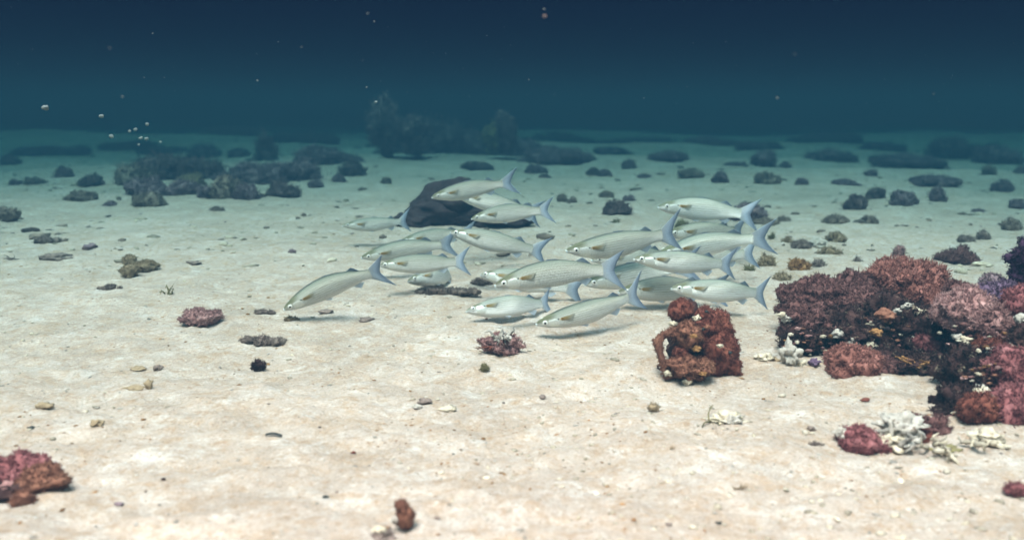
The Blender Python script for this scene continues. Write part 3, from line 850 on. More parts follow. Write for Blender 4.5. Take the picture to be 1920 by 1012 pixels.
# ------------------------------------------------------------------ far rocks and corals: (u, base v, width, height, material, label)
FAR = [
    # right-hand field
    (1158, 403, 52, 30, 'umber', 'dark brown coral lump just above the middle of the school'),
    (1141, 371, 30, 12, 'plum2', 'low brown coral up and left of the dark lump over the school'),
    (1181, 377, 22, 14, 'plum', 'mauve coral knob up and right of the dark lump over the school'),
    (1192, 357, 26, 6, 'plum2', 'thin brown ledge above the mauve knob'),
    (1181, 315, 34, 17, 'plum', 'far mauve lump in line above the dark lump over the school'),
    (1112, 330, 22, 14, 'umber', 'left of a pair of far dark knobs'),
    (1136, 331, 26, 14, 'plum', 'right of a pair of far dark knobs'),
    (1207, 330, 26, 8, 'plum', 'far low coral right of the pair of knobs'),
    (1300, 334, 58, 18, 'plum2', 'far wide low coral patch right of the pair of knobs'),
    (1352, 343, 34, 22, 'plum', 'round mauve coral dome right of the wide low patch'),
    (1435, 313, 46, 26, 'plum', 'tall mauve dome, most distant of the clear domes'),
    (1476, 306, 32, 12, 'plum', 'low coral tucked right of the tall distant dome'),
    (1384, 312, 42, 8, 'plum', 'low coral streak left of the tall distant dome'),
    (1565, 305, 72, 26, 'plum', 'wide mauve coral bank right of the tall distant dome'),
    (1441, 345, 44, 24, 'plum2', 'brown tufted coral under the tall distant dome'),
    (1505, 347, 30, 15, 'plum', 'small round coral right of the brown tufted one'),
    (1587, 347, 58, 13, 'plum', 'long low coral with two bumps right of the small round one'),
    (1636, 330, 24, 13, 'plum', 'small peaked coral above the long low one'),
    (1862, 329, 34, 18, 'plum2', 'brown coral under the dark far bank at the right'),
    (1762, 350, 88, 20, 'plum', 'long mauve coral ridge with a raised right end'),
    (1892, 361, 42, 24, 'plum', 'mauve coral close to the right edge, under the far bank'),
    (1914, 343, 22, 16, 'plum', 'mauve coral touching the right edge, under the far bank'),
    (1653, 373, 42, 20, 'umber', 'dark dome, left of the three-coral row'),
    (1692, 383, 54, 34, 'plum', 'violet coral dome, middle of the three-coral row'),
    (1759, 378, 34, 28, 'plum', 'violet coral knob, right of the three-coral row'),
    (1610, 393, 44, 26, 'umber', 'dark peaked coral in front of the three-coral row'),
    (1412, 415, 78, 34, 'plum', 'mauve coral arch at the tail of the uppermost right fish'),
    (1432, 420, 62, 11, 'plum2', 'low brown coral under the mauve arch'),
    (1472, 415, 24, 12, 'plum2', 'small coral ball right of the mauve arch'),
    (1570, 419, 48, 19, 'plum2', 'brown coral tuft between the arch and the violet domes'),
    (1634, 418, 32, 20, 'plum2', 'brown coral tuft below the dark peaked coral'),
    (1839, 398, 26, 8, 'plum', 'flat mauve chip at the right, below the violet knob'),
    (1806, 404, 20, 6, 'plum2', 'flat brown chip left of the mauve chip'),
    (1912, 391, 28, 18, 'plum', 'coral lump cut by the right edge, level with the arch'),
    (1906, 433, 38, 26, 'plum2', 'brown coral lump cut by the right edge, below the level of the arch'),
    (1802, 491, 66, 32, 'mauve', 'mauve tufted coral on the sand behind the reef block'),
    (1852, 450, 26, 20, 'grey', 'grey tuft up and right of the mauve tufted coral'),
    (1822, 455, 48, 12, 'grey', 'low grey rubble left of the grey tuft'),
    (1571, 453, 38, 20, 'tan', 'tan tuft behind the reef mound, right of the white stone'),
    (1506, 468, 38, 17, 'grey', 'grey-brown lump left of the white stone'),
    (1563, 480, 46, 14, 'tan', 'tan low lump right under the white stone'),
    (1478, 454, 20, 12, 'tan', 'small tan tuft left of the grey-brown lump'),
    (1449, 449, 12, 18, 'olive', 'small upright olive tuft right of the fish tails'),
    (1441, 506, 36, 26, 'tan', 'round tan coral ball right of the crossed fish tails'),
    (1409, 508, 24, 14, 'olive', 'olive lump left of the round tan ball'),
    (1502, 506, 50, 26, 'ochre', 'tan and orange coral lump above the reef mound'),
    (1538, 503, 34, 18, 'grey', 'grey lump joined right of the tan and orange lump'),
    (1472, 527, 36, 17, 'tan', 'tan lump left above the mauve end of the reef mound'),
    (1612, 491, 18, 10, 'grey', 'small grey lump left of the pink crown'),
    (1693, 482, 26, 26, 'palepink', 'pale pink tuft peeping over the pink crown'),
    (1279, 429, 28, 18, 'olive', 'olive tuft behind the raised fish head, right half of the school'),
    (1156, 418, 14, 9, 'olive', 'tiny olive tuft under the dark brown lump'),
    # centre
    (893, 323, 60, 16, 'umber', 'flat dark rock above the tail of the topmost fish'),
    (1003, 326, 46, 16, 'plum', 'mauve patch right of the flat dark rock'),
    (1022, 334, 26, 8, 'plum', 'small coral under the mauve patch'),
    (655, 331, 54, 28, 'umber', 'dark coral with two humps, left of the big dark rock'),
    (634, 343, 26, 16, 'plum', 'small coral at the left foot of the two-humped coral'),
    (720, 345, 22, 14, 'plum2', 'small round coral between the two-humped coral and the big dark rock'),
    (678, 356, 24, 6, 'grey', 'low rubble under the two-humped coral'),
    (1053, 378, 22, 16, 'plum2', 'brown knob right of the upper fish tails'),
    (1075, 380, 18, 12, 'grey', 'pale knob beside the brown knob'),
    # left reef
    (113, 334, 46, 22, 'plum', 'mauve dome at the left end of the left reef'),
    (165, 352, 56, 24, 'umber', 'brown dome right of the mauve end dome'),
    (146, 377, 62, 20, 'plum2', 'low brown coral in front of the two end domes'),
    (200, 383, 34, 10, 'plum', 'low mauve coral right of the low brown coral'),
    (24, 345, 26, 12, 'plum', 'small coral near the left edge, level with the reef'),
    (56, 346, 44, 14, 'grey', 'pale grey coral left of the left reef'),
    (10, 312, 44, 16, 'plum', 'low coral cut by the left edge, behind the reef'),
    (300, 337, 190, 46, 'umber', 'largest dark coral mound of the left reef'),
    (236, 350, 70, 36, 'plum2', 'brown coral slope left of the largest mound'),
    (262, 368, 80, 30, 'plum', 'mauve coral in front of the largest mound'),
    (272, 384, 58, 26, 'plum2', 'rounded brown coral, frontmost of the left reef'),
    (335, 366, 64, 26, 'plum', 'mixed mauve coral in the middle of the left reef'),
    (352, 350, 60, 22, 'tan', 'tan coral on the front of the largest mound'),
    (385, 372, 50, 22, 'plum', 'violet coral left of the paired humps'),
    (423, 374, 72, 40, 'plum2', 'left hump of the paired front corals'),
    (458, 376, 56, 30, 'plum', 'right hump of the paired front corals'),
    (522, 370, 64, 27, 'umber', 'dark oval coral at the right end of the left reef'),
    (488, 371, 24, 10, 'umber', 'small dark coral at the left foot of the dark oval'),
    (470, 346, 130, 40, 'plum', 'broad mauve coral bank behind the paired humps'),
    (560, 343, 74, 40, 'plum', 'mauve coral bank above the dark oval'),
    (496, 300, 44, 52, 'umber', 'tall dark bushy coral standing up behind the left reef'),
    (441, 296, 42, 16, 'plum', 'small dark coral left of the tall bushy one'),
    (378, 296, 58, 26, 'plum', 'far coral lump behind the largest mound'),
    (590, 310, 100, 34, 'plum', 'far coral bank right of the tall bushy coral'),
    (640, 304, 60, 16, 'plum', 'far low coral at the right end of the left reef'),
    (300, 290, 110, 14, 'plum', 'faint coral line behind the largest mound'),
    (141, 292, 60, 20, 'plum', 'faint coral left of the faint coral line'),
    (401, 395, 34, 10, 'grey', 'small grey stone below the paired humps'),
    (590, 350, 30, 14, 'plum', 'small coral under the right mauve bank'),
    # hazy reef behind
    (1042, 307, 116, 32, 'plum', 'broad hazy coral bank beyond the topmost fish'),
    (985, 292, 70, 30, 'plum', 'hazy coral left of the broad hazy bank'),
    (905, 290, 130, 44, 'umber', 'hazy dark reef under the second tower'),
    (800, 286, 150, 58, 'umber', 'hazy dark reef to the right of the tall tower'),
    (730, 276, 90, 60, 'umber', 'hazy dark reef at the foot of the tall tower'),
    (1260, 300, 90, 18, 'plum', 'faint low bank right of the broad hazy bank'),
    (1330, 284, 120, 14, 'plum', 'faint distant bank over the clear domes'),
    (1430, 278, 90, 14, 'plum', 'faint distant bank right of the first faint bank'),
    (1150, 284, 80, 16, 'plum', 'faint distant bank above the mauve lump'),
    (1800, 300, 110, 44, 'umber', 'tallest part of the dark far bank at the right'),
    (1040, 262, 130, 20, 'umber', 'hazy far bank just right of the thinner tower'),
    (1210, 262, 150, 15, 'plum', 'hazy far bank further right, above the faint low bank'),
    (1560, 268, 150, 18, 'umber', 'hazy far bank between the clear domes and the dark right bank'),
    (1660, 284, 110, 16, 'plum', 'hazy low bank touching the left slope of the dark right bank'),
    (1380, 256, 120, 12, 'umber', 'faintest bank on the horizon right of the middle'),
    (560, 268, 130, 18, 'umber', 'hazy far bank left of the tall tower'),
    (420, 262, 110, 14, 'plum', 'hazy far bank behind the tall bushy coral'),
    (230, 266, 140, 16, 'umber', 'hazy far bank above the dark left mound'),
    (60, 272, 130, 16, 'plum', 'hazy far bank in the far left corner of the sand'),
    (1860, 268, 130, 22, 'umber', 'hazy far bank behind the dark right bank'),
    (1720, 308, 150, 26, 'plum', 'left slope of the dark far bank at the right'),
    (1885, 308, 100, 32, 'plum', 'right slope of the dark far bank at the right'),
]


def far_field():
    k = 600
    for (u, vb, w, h, mt, lab) in FAR:
        k += 1
        s = on_sand(u, vb)
        ps = s.y / FPX * 1.02
        W, H = w * ps, h * ps
        sub = 4 if w > 60 else 3
        near = vb > 400
        tf = max(.006, min(W, H) * (.10 if near else .12))
        rr = np.random.default_rng(k)
        geo = []
        nb = 3 if w < 60 else 5
        for q in range(nb):
            fr = rr.uniform(.45, .62) if q == 0 else rr.uniform(.20, .40)
            ox = (0 if q == 0 else rr.uniform(-.36, .36)) * W
            hz = H * (rr.uniform(.46, .58) if q == 0 else rr.uniform(.20, .42))
            g_, f_ = bushy(W * fr * .62, min(W * fr * .6, H * 1.6), hz, k * 7 + q, tuft=tf, amp=0.42, freq=2.4, per=3, sub=3, ridge=0.15, cover=1.0, fine=1.0, long=1.3, up=.6)
            geo.append((g_ + np.array([ox, rr.uniform(-.2, .2) * min(W, H), hz * .62]), f_))
        for q in range(4 if w < 60 else 9):
            s_ = H * rr.uniform(.06, .14)
            g_, f_ = blob(s_ * 1.5, s_, s_ * .8, int(rr.integers(1, 9999)), amp=.4, sub=2)
            geo.append((g_ + np.array([rr.uniform(-.75, .75) * W, rr.uniform(-.5, .3) * W * .6, 0]), f_))
        v, f = join(geo)
        o = mesh_obj('far_coral' if vb < 400 else 'coral_lump', v, f, M[mt], None, s + Vector((0, v[:, 1].max() * .6, -0.01)))
        tag(o, lab, 'coral', 'coral lumps scattered over the sand')
    s = on_sand(1536, 466)
    v, f = blob(.036, .03, .022, 590, amp=.3, sub=4)
    tag(mesh_obj('stone', v, f, M['white'], None, s + Vector((0, .02, .016))), 'round white stone among the tan lumps, above the reef mound', 'stone')
    s = on_sand(1847, 500)
    v, f = blob(.034, .02, .009, 591, amp=.3, sub=4)
    tag(mesh_obj('stone', v, f, M['cream'], None, s + Vector((0, .01, .006))), 'flat pale stone right below the mauve tufted coral', 'stone')
    # hazy towers
    for (u, v0, v1, w, lab, sd) in ((722, 172, 262, 46, 'tall dark coral tower far off in the haze', 1), (775, 205, 270, 50, 'lower dark coral shoulder right of the tall tower', 2), (948, 192, 270, 34, 'second, thinner coral tower far off in the haze', 3), (925, 212, 262, 26, 'greenish coral knob left of the thinner tower', 4)):
        y = 9.6
        b = P(u, v1, y); ps = y / FPX
        H = (v1 - v0) * ps
        g, f = bushy(w * ps / 2, w * ps / 2, H / 2 * .9, 560 + sd, tuft=.035, amp=0.4, freq=2.4, per=4, sub=4, ridge=.12)
        g[:, 2] += H / 2
        tag(mesh_obj('far_coral', g, f, M['olive' if sd == 4 else 'umber'], None, (b.x, b.y, float(ground(b.x, b.y)[0]) - .05 + max(0, b.z * .5))), lab, 'coral', 'hazy coral towers')


far_field()

# ------------------------------------------------------------------ grit: crumbs of shell and coral on the sand
def grit(name, n, mat, smin, smax, seed, label, y0=1.0, y1=6.5):
    rng = np.random.default_rng(seed)
    y = y0 + (y1 - y0) * rng.random(n) ** 1.7
    x = rng.uniform(-1, 1, n) * (0.35 + y * .72)
    # crumbs gather in drifts
    keep = fbm(np.stack([x * 2.2, y * 2.6, np.zeros(n)], 1), seed, 2) + rng.normal(size=n) * .35 > -0.05
    x, y = x[keep], y[keep]; n = len(x)
    z = ground(x, y)
    v0, f0 = ico(1)
    s = rng.uniform(smin, smax, n) * (0.6 + rng.random(n) ** 3 * 1.6)
    sc3 = np.stack([s * rng.uniform(.7, 1.9, n), s * rng.uniform(.6, 1.2, n), s * rng.uniform(.25, .65, n)], 1)
    a = rng.uniform(0, PI, n)
    q = v0[None] * (1 + rng.uniform(-.3, .3, (n, len(v0), 1))) * sc3[:, None]
    ca, sa = np.cos(a)[:, None], np.sin(a)[:, None]
    X = q[:, :, 0] * ca - q[:, :, 1] * sa; Y = q[:, :, 0] * sa + q[:, :, 1] * ca
    V = np.stack([X + x[:, None], Y + y[:, None], q[:, :, 2] + (z + sc3[:, 2] * .2)[:, None]], 2).reshape(-1, 3)
    F = (f0[None] + (np.arange(n) * len(v0))[:, None, None]).reshape(-1, 3)
    tag(mesh_obj(name, V, F, M[mat], smooth=False), label, None, kind='stuff')


grit('shell_grit', 7500, 'white', .0008, .0026, 5, 'white shell crumbs scattered over the sand')
grit('coral_grit', 9000, 'ochre', .0008, .0024, 6, 'rust coloured coral crumbs scattered over the sand')
grit('tan_grit', 9000, 'cream', .0010, .0040, 8, 'tan coral crumbs scattered over the sand')
grit('dark_grit', 700, 'grey', .0008, .0024, 7, 'dark crumbs scattered over the sand')
grit('far_rubble', 1700, 'plum2', .005, .019, 9, 'small dark rubble bits strewn over the middle and far sand', 3.6, 17)
grit('far_pale_rubble', 1100, 'cream', .004, .016, 10, 'small pale rubble bits strewn over the middle and far sand', 3.2, 12)

# ------------------------------------------------------------------ drifting particles
def particles():
    G = 'pale specks drifting over the left reef'
    L = [(85, 202, 6, 2.0, 'largest pale speck drifting high above the left reef'), (190, 218, 4.5, 2.4, 'pale speck drifting right of the largest one'), (276, 233, 3.8, 2.8, 'highest of the small pale specks above the dark mound'),
         (243, 246, 3.3, 3.0, 'left speck of the upper close pair above the left reef'), (254, 243, 3.6, 3.0, 'right speck of the upper close pair above the left reef'), (209, 256, 4.4, 2.6, 'pale blue speck left of the close pairs'),
         (264, 259, 3.8, 2.8, 'left speck of the lower close pair above the left reef'), (275, 260, 3.8, 2.9, 'right speck of the lower close pair above the left reef'), (260, 271, 2.8, 3.2, 'lowest pale speck above the left reef'), (301, 266, 2.4, 3.4, 'faintest pale speck, right of the lower pair'),
         (705, 192, 3.2, 3.2, 'pale speck in front of the tall hazy tower'), (1021, 31, 4.5, 1.15, 'faint round speck high in the dark water')]
    for k, (u, v, r, y, lab) in enumerate(L):
        p = P(u, v, y); R = r * y / FPX
        if v < 100: R *= .7
        g, f = blob(R, R * .8, R * .75, 800 + k, amp=.35, sub=2)
        tag(mesh_obj('drifting_speck', g, f, M['snow' if v > 100 else 'grey'], None, p), lab, 'speck', G)
    rng = np.random.default_rng(88)
    V = []
    pts = [(rng.uniform(-1, 1), rng.uniform(0, 1), rng.uniform(1.0, 5)) for _ in range(110)]
    for (a, b, y) in pts:
        x = a * y * .62; z = CAMH + b * min(.21, y * .11)
        s = rng.uniform(.0005, .0014)
        g, f = blob(s * 1.5, s, s, int(rng.integers(1, 999)), amp=.4, sub=1)
        V.append((g + np.array([x, y, z]), f))
    v, f = join(V)
    tag(mesh_obj('marine_snow', v, f, M['snow']), 'fine specks of marine snow in the dark water', None, kind='stuff')


particles()

# ------------------------------------------------------------------ fish
def fish_mats():
    D = {}
    # body: u runs along the body (0 nose .. 1), v from belly (0) to back (1)
    m, n, b = new_mat('mullet_skin')
    uv = n.nodes.new('ShaderNodeUVMap').outputs[0]
    sep = n.nodes.new('ShaderNodeSeparateXYZ'); n.links.new(uv, sep.inputs[0])
    U, V = sep.outputs[0], sep.outputs[1]

    def math_(op, a, b_=None, c=None):
        k = n.nodes.new('ShaderNodeMath'); k.operation = op
        for i, x in enumerate((a, b_, c)):
            if x is None: continue
            if isinstance(x, (int, float)): k.inputs[i].default_value = x
            else: n.links.new(x, k.inputs[i])
        return k.outputs[0]
    col = ramp(n, [(0.0, (0.78, 0.76, 0.72)), (0.30, (0.66, 0.65, 0.61)), (0.55, (0.57, 0.575, 0.525)), (0.80, (0.45, 0.465, 0.395)), (0.94, (0.31, 0.33, 0.26)), (1.0, (0.08, 0.09, 0.07))], V)
    # fine rows of darker scales
    st = math_('SINE', math_('MULTIPLY', V, 75.0))
    nz = noise(n, uv, 14, 3, 0.6)
    stf = math_('MULTIPLY', math_('MAXIMUM', st, 0.0), math_('MULTIPLY', ramp(n, [(0.22, (0, 0, 0)), (0.34, (1, 1, 1)), (0.86, (1, 1, 1)), (0.93, (0, 0, 0))], U), ramp(n, [(0.22, (0, 0, 0)), (0.4, (1, 1, 1)), (0.78, (1, 1, 1)), (0.9, (0, 0, 0))], V)))
    stf = math_('MULTIPLY', stf, ramp(n, [(0.38, (0.12, 0.12, 0.12)), (0.62, (0.65, 0.65, 0.65))], nz))
    col = mixc(n, col, (0.24, 0.185, 0.11), stf)
    # silver cheek, olive crown
    hd = ramp(n, [(0.14, (1, 1, 1)), (0.215, (0, 0, 0))], U)
    chk = ramp(n, [(0.36, (0.66, 0.65, 0.62)), (0.64, (0.42, 0.41, 0.33)), (0.9, (0.17, 0.17, 0.09))], V)
    col = mixc(n, col, chk, hd)
    # pectoral blotch and the dark dot at its root
    def dot(cu, cv, ru, rv):
        a = math_('POWER', math_('DIVIDE', math_('SUBTRACT', U, cu), ru), 2.0)
        c = math_('POWER', math_('DIVIDE', math_('SUBTRACT', V, cv), rv), 2.0)
        s = math_('SQRT', math_('ADD', math_('ABSOLUTE', a), math_('ABSOLUTE', c)))
        return ramp(n, [(0.6, (1, 1, 1)), (1.0, (0, 0, 0))], s)
    col = mixc(n, col, (0.34, 0.20, 0.04), mixc(n, (0, 0, 0), (0.75, 0.75, 0.75), dot(0.262, 0.60, 0.045, 0.07)))
    col = mixc(n, col, (0.03, 0.03, 0.03), dot(0.216, 0.63, 0.010, 0.045))
    oi = n.nodes.new('ShaderNodeObjectInfo')
    col = mixc(n, col, ramp(n, [(0.0, (0.88, 0.88, 0.86)), (0.6, (1.0, 1.0, 1.0)), (1.0, (1.22, 1.24, 1.26))], oi.outputs['Random']), 1.0, 'MULTIPLY')
    n.links.new(col, b.inputs['Base Color'])
    n.links.new(ramp(n, [(0.0, (0.5, 0.5, 0.5)), (1.0, (0.30, 0.30, 0.30))], oi.outputs['Random']), b.inputs['Roughness'])
    b.inputs['Metallic'].default_value = 0.35
    b.inputs['Roughness'].default_value = 0.43
    b.inputs['Specular IOR Level'].default_value = 0.55
    mp = n.nodes.new('ShaderNodeMapping'); mp.inputs['Scale'].default_value = (75, 26, 1); n.links.new(uv, mp.inputs[0])
    vo = n.nodes.new('ShaderNodeTexVoronoi'); vo.inputs['Scale'].default_value = 1.0; vo.inputs['Randomness'].default_value = 0.25
    n.links.new(mp.outputs[0], vo.inputs['Vector'])
    bump(n, b, vo.outputs['Distance'], 0.6, 0.005)
    D['skin'] = m
    m, n, b = new_mat('silver_gill_cover')
    uv = n.nodes.new('ShaderNodeUVMap').outputs[0]
    c = ramp(n, [(0.35, (0.50, 0.50, 0.44)), (0.6, (0.74, 0.74, 0.69))], noise(n, uv, 22, 3))
    n.links.new(c, b.inputs['Base Color'])
    b.inputs['Metallic'].default_value = 0.35; b.inputs['Roughness'].default_value = 0.28
    bump(n, b, noise(n, uv, 40, 3), 0.25, 0.004)
    D['gill'] = m

    def fin(name, c1, c2, c3, trans=0.5):
        m, n, b = new_mat(name)
        uv = n.nodes.new('ShaderNodeUVMap').outputs[0]
        sep = n.nodes.new('ShaderNodeSeparateXYZ'); n.links.new(uv, sep.inputs[0])
        wv = n.nodes.new('ShaderNodeMath'); wv.operation = 'MULTIPLY'; n.links.new(sep.outputs[0], wv.inputs[0]); wv.inputs[1].default_value = 110
        sn = n.nodes.new('ShaderNodeMath'); sn.operation = 'SINE'; n.links.new(wv.outputs[0], sn.inputs[0])
        base = ramp(n, [(0.0, c1), (0.55, c2), (0.97, c3)], sep.outputs[1])
        base = mixc(n, base, ramp(n, [(0.0, (0.86, 0.88, 0.9)), (1.0, (1.1, 1.1, 1.1))], sn.outputs[0]), 0.7, 'MULTIPLY')
        n.links.new(base, b.inputs['Base Color'])
        b.inputs['Roughness'].default_value = 0.35
        b.inputs['Metallic'].default_value = 0.15
        bump(n, b, sn.outputs[0], 0.4, 0.002)
        tr = n.nodes.new('ShaderNodeBsdfTranslucent'); n.links.new(base, tr.inputs['Color'])
        mx = n.nodes.new('ShaderNodeMixShader'); mx.inputs[0].default_value = trans
        out = n.nodes['Material Output']
        n.links.new(b.outputs[0], mx.inputs[1]); n.links.new(tr.outputs[0], mx.inputs[2]); n.links.new(mx.outputs[0], out.inputs[0])
        return m
    D['tail'] = fin('blue_grey_tail_fin', (0.68, 0.69, 0.67), (0.62, 0.70, 0.80), (0.28, 0.34, 0.43))
    D['fin'] = fin('grey_fin', (0.34, 0.38, 0.36), (0.26, 0.33, 0.38), (0.16, 0.20, 0.26))
    D['palefin'] = fin('white_fin', (0.74, 0.75, 0.74), (0.78, 0.82, 0.88), (0.82, 0.88, 0.94))
    D['pec'] = fin('yellow_pectoral_fin', (0.50, 0.31, 0.09), (0.50, 0.41, 0.22), (0.60, 0.60, 0.52))

    def plain(name, c, r, metal=0.0):
        m, n, b = new_mat(name)
        b.inputs['Base Color'].default_value = (*c, 1); b.inputs['Roughness'].default_value = r; b.inputs['Metallic'].default_value = metal
        return m
    D['iris'] = plain('silver_iris', (0.80, 0.79, 0.74), 0.25, 0.2)
    D['pupil'] = plain('black_pupil', (0.008, 0.008, 0.01), 0.12)
    D['lip'] = plain('pale_lip', (0.66, 0.70, 0.70), 0.4)
    return D


FM = fish_mats()
PX = [0, .006, .018, .04, .08, .14, .22, .32, .42, .52, .61, .685, .745, .80, .84]
PT = [.000, .010, .019, .030, .046, .066, .087, .103, .109, .105, .090, .073, .058, .050, .051]
PB = [.000, .012, .021, .032, .047, .064, .083, .099, .105, .101, .084, .066, .053, .046, .047]
PW = [.000, .013, .023, .035, .047, .056, .061, .063, .061, .054, .043, .031, .020, .012, .006]


def smooth_interp(x, xs, ys):
    xs = np.array(xs); ys = np.array(ys)
    m = np.gradient(ys, xs)
    i = np.clip(np.searchsorted(xs, x) - 1, 0, len(xs) - 2)
    h = xs[i + 1] - xs[i]; t = (x - xs[i]) / h
    return (2 * t**3 - 3 * t**2 + 1) * ys[i] + (t**3 - 2 * t**2 + t) * h * m[i] + (-2 * t**3 + 3 * t**2) * ys[i + 1] + (t**3 - t**2) * h * m[i + 1]


class FishGeo:
    def __init__(s, bend, arch, deep=1.0, spread=1.0):
        s.b, s.a, s.deep, s.sp = bend, arch, deep, spread

    def warp(s, p):
        """x is the distance behind the nose (positive backwards) -> final coordinates with the nose looking along +X"""
        x = p[:, 0]
        t = np.clip(x - .30, 0, None)
        y = p[:, 1] + s.b * (t ** 2) * 2.0 - s.b * .12 * np.clip(.3 - x, 0, None)
        z = p[:, 2] + s.a * ((x - .45) ** 2 - .2)
        return np.stack([-x, y, z], 1)

    def section(s, x, ang):
        """point on the skin at station x, angle (0 side, pi/2 back)"""
        top = smooth_interp(x, PX, PT) * s.deep; bot = smooth_interp(x, PX, PB) * s.deep; w = smooth_interp(x, PX, PW)
        c, sn = np.cos(ang), np.sin(ang)
        e = 0.88
        cy = np.sign(c) * np.abs(c) ** e; cz = np.sign(sn) * np.abs(sn) ** e
        return w * cy, np.where(sn > 0, top * cz, bot * cz) 

    def body(s):
        ns, na = 60, 32
        xs = .84 * (np.linspace(0, 1, ns) ** 1.45)
        V, UV = [], []
        for x in xs:
            a = np.linspace(0, 2 * PI, na, endpoint=False)
            y, z = s.section(np.full(na, x), a)
            if x < .02:       # mouth cleft
                z = z - .006 * (1 - x / .02)
            V.append(np.stack([np.full(na, x), y, z], 1))
            UV.append(np.stack([np.full(na, x / .84), (np.sin(a) + 1) / 2], 1))
        V = np.vstack(V); UV = np.vstack(UV)
        i = np.arange((ns - 1) * na); r, c = i // na, i % na
        F = np.stack([r * na + c, (r + 1) * na + c, (r + 1) * na + (c + 1) % na, r * na + (c + 1) % na], 1)
        return s.warp(V), F, UV

    def patch(s, x0, x1, a0, a1, off, side, nx=14, na=12, curve=.03):
        """thin raised shell on the skin"""
        V, UV = [], []
        for i in range(nx + 1):
            for j in range(na + 1):
                t = i / nx; q = j / na
                ang = a0 + (a1 - a0) * q
                x = x0 + (x1 - x0 + curve * (1 - (2 * q - 1) ** 2) - curve) * t
                y, z = s.section(np.array([x]), np.array([ang]))
                k = off * min(1, 4 * t) * min(1, 6 * q, 6 * (1 - q)) ** .5
                if i == nx: k = -off * .6
                V.append((x, side * (y[0] + k), z[0] * (1 + k)))
                UV.append((t, q))
        F = []
        for i in range(nx):
            for j in range(na):
                a = i * (na + 1) + j
                q = (a, a + 1, a + na + 2, a + na + 1)
                F.append(q if side < 0 else q[::-1])
        return s.warp(np.array(V)), np.array(F), np.array(UV)

    def fin(s, root, edge, thick=.004, n=16, m=8, y0=0.0, splay=0.0, curl=0.0):
        """root(s), edge(s) -> (x, z), s in 0..1; closed, thick at the root, thin at the edge"""
        V, UV = [], []
        for sd in (1, -1):
            for i in range(n + 1):
                a = i / n
                r, e = np.array(root(a)), np.array(edge(a))
                for j in range(m + 1):
                    t = j / m
                    p = r + (e - r) * t
                    th = thick * (1 - t * .85) * (math.sin(PI * min(max(a, .04), .96)) ** .4) / 2
                    V.append((p[0], y0 + sd * th + splay * t + curl * t * t, p[1])); UV.append((a, t))
        F = []
        S = (n + 1) * (m + 1)
        for i in range(n):
            for j in range(m):
                a = i * (m + 1) + j
                F.append((a, a + 1, a + m + 2, a + m + 1)); F.append((S + a, S + a + m + 1, S + a + m + 2, S + a + 1))
        for i in range(n):
            for j in (0, m):
                a = i * (m + 1) + j; b = a + m + 1
                F.append((a, b, S + b, S + a) if j == 0 else (b, a, S + a, S + b))
        for j in range(m):
            for i in (0, n):
                a = i * (m + 1) + j; b = a + 1
                F.append((b, a, S + a, S + b) if i == 0 else (a, b, S + b, S + a))
        return s.warp(np.array(V)), np.array(F), np.array(UV)

    def ball(s, x, ang, r, side, push, flat=.45):
        v, f = ico(3)
        y, z = s.section(np.array([x]), np.array([ang]))
        V = v * np.array([r, r * flat, r]) + np.array([x, side * (y[0] + push), z[0]])
        return s.warp(V), f, None

    def tail(s):
        sp = s.sp
        def root(a):
            q = 2 * a - 1
            return (.826 - .006 * (1 - q * q), .048 * q)
        def edge(a):
            q = 2 * a - 1; k = abs(q)
            return (.922 + .088 * k ** 1.25, (.175 if q > 0 else .165) * sp * np.sign(q) * k ** .95)
        g = s.fin(root, edge, thick=.013, n=26, m=10)
        return g


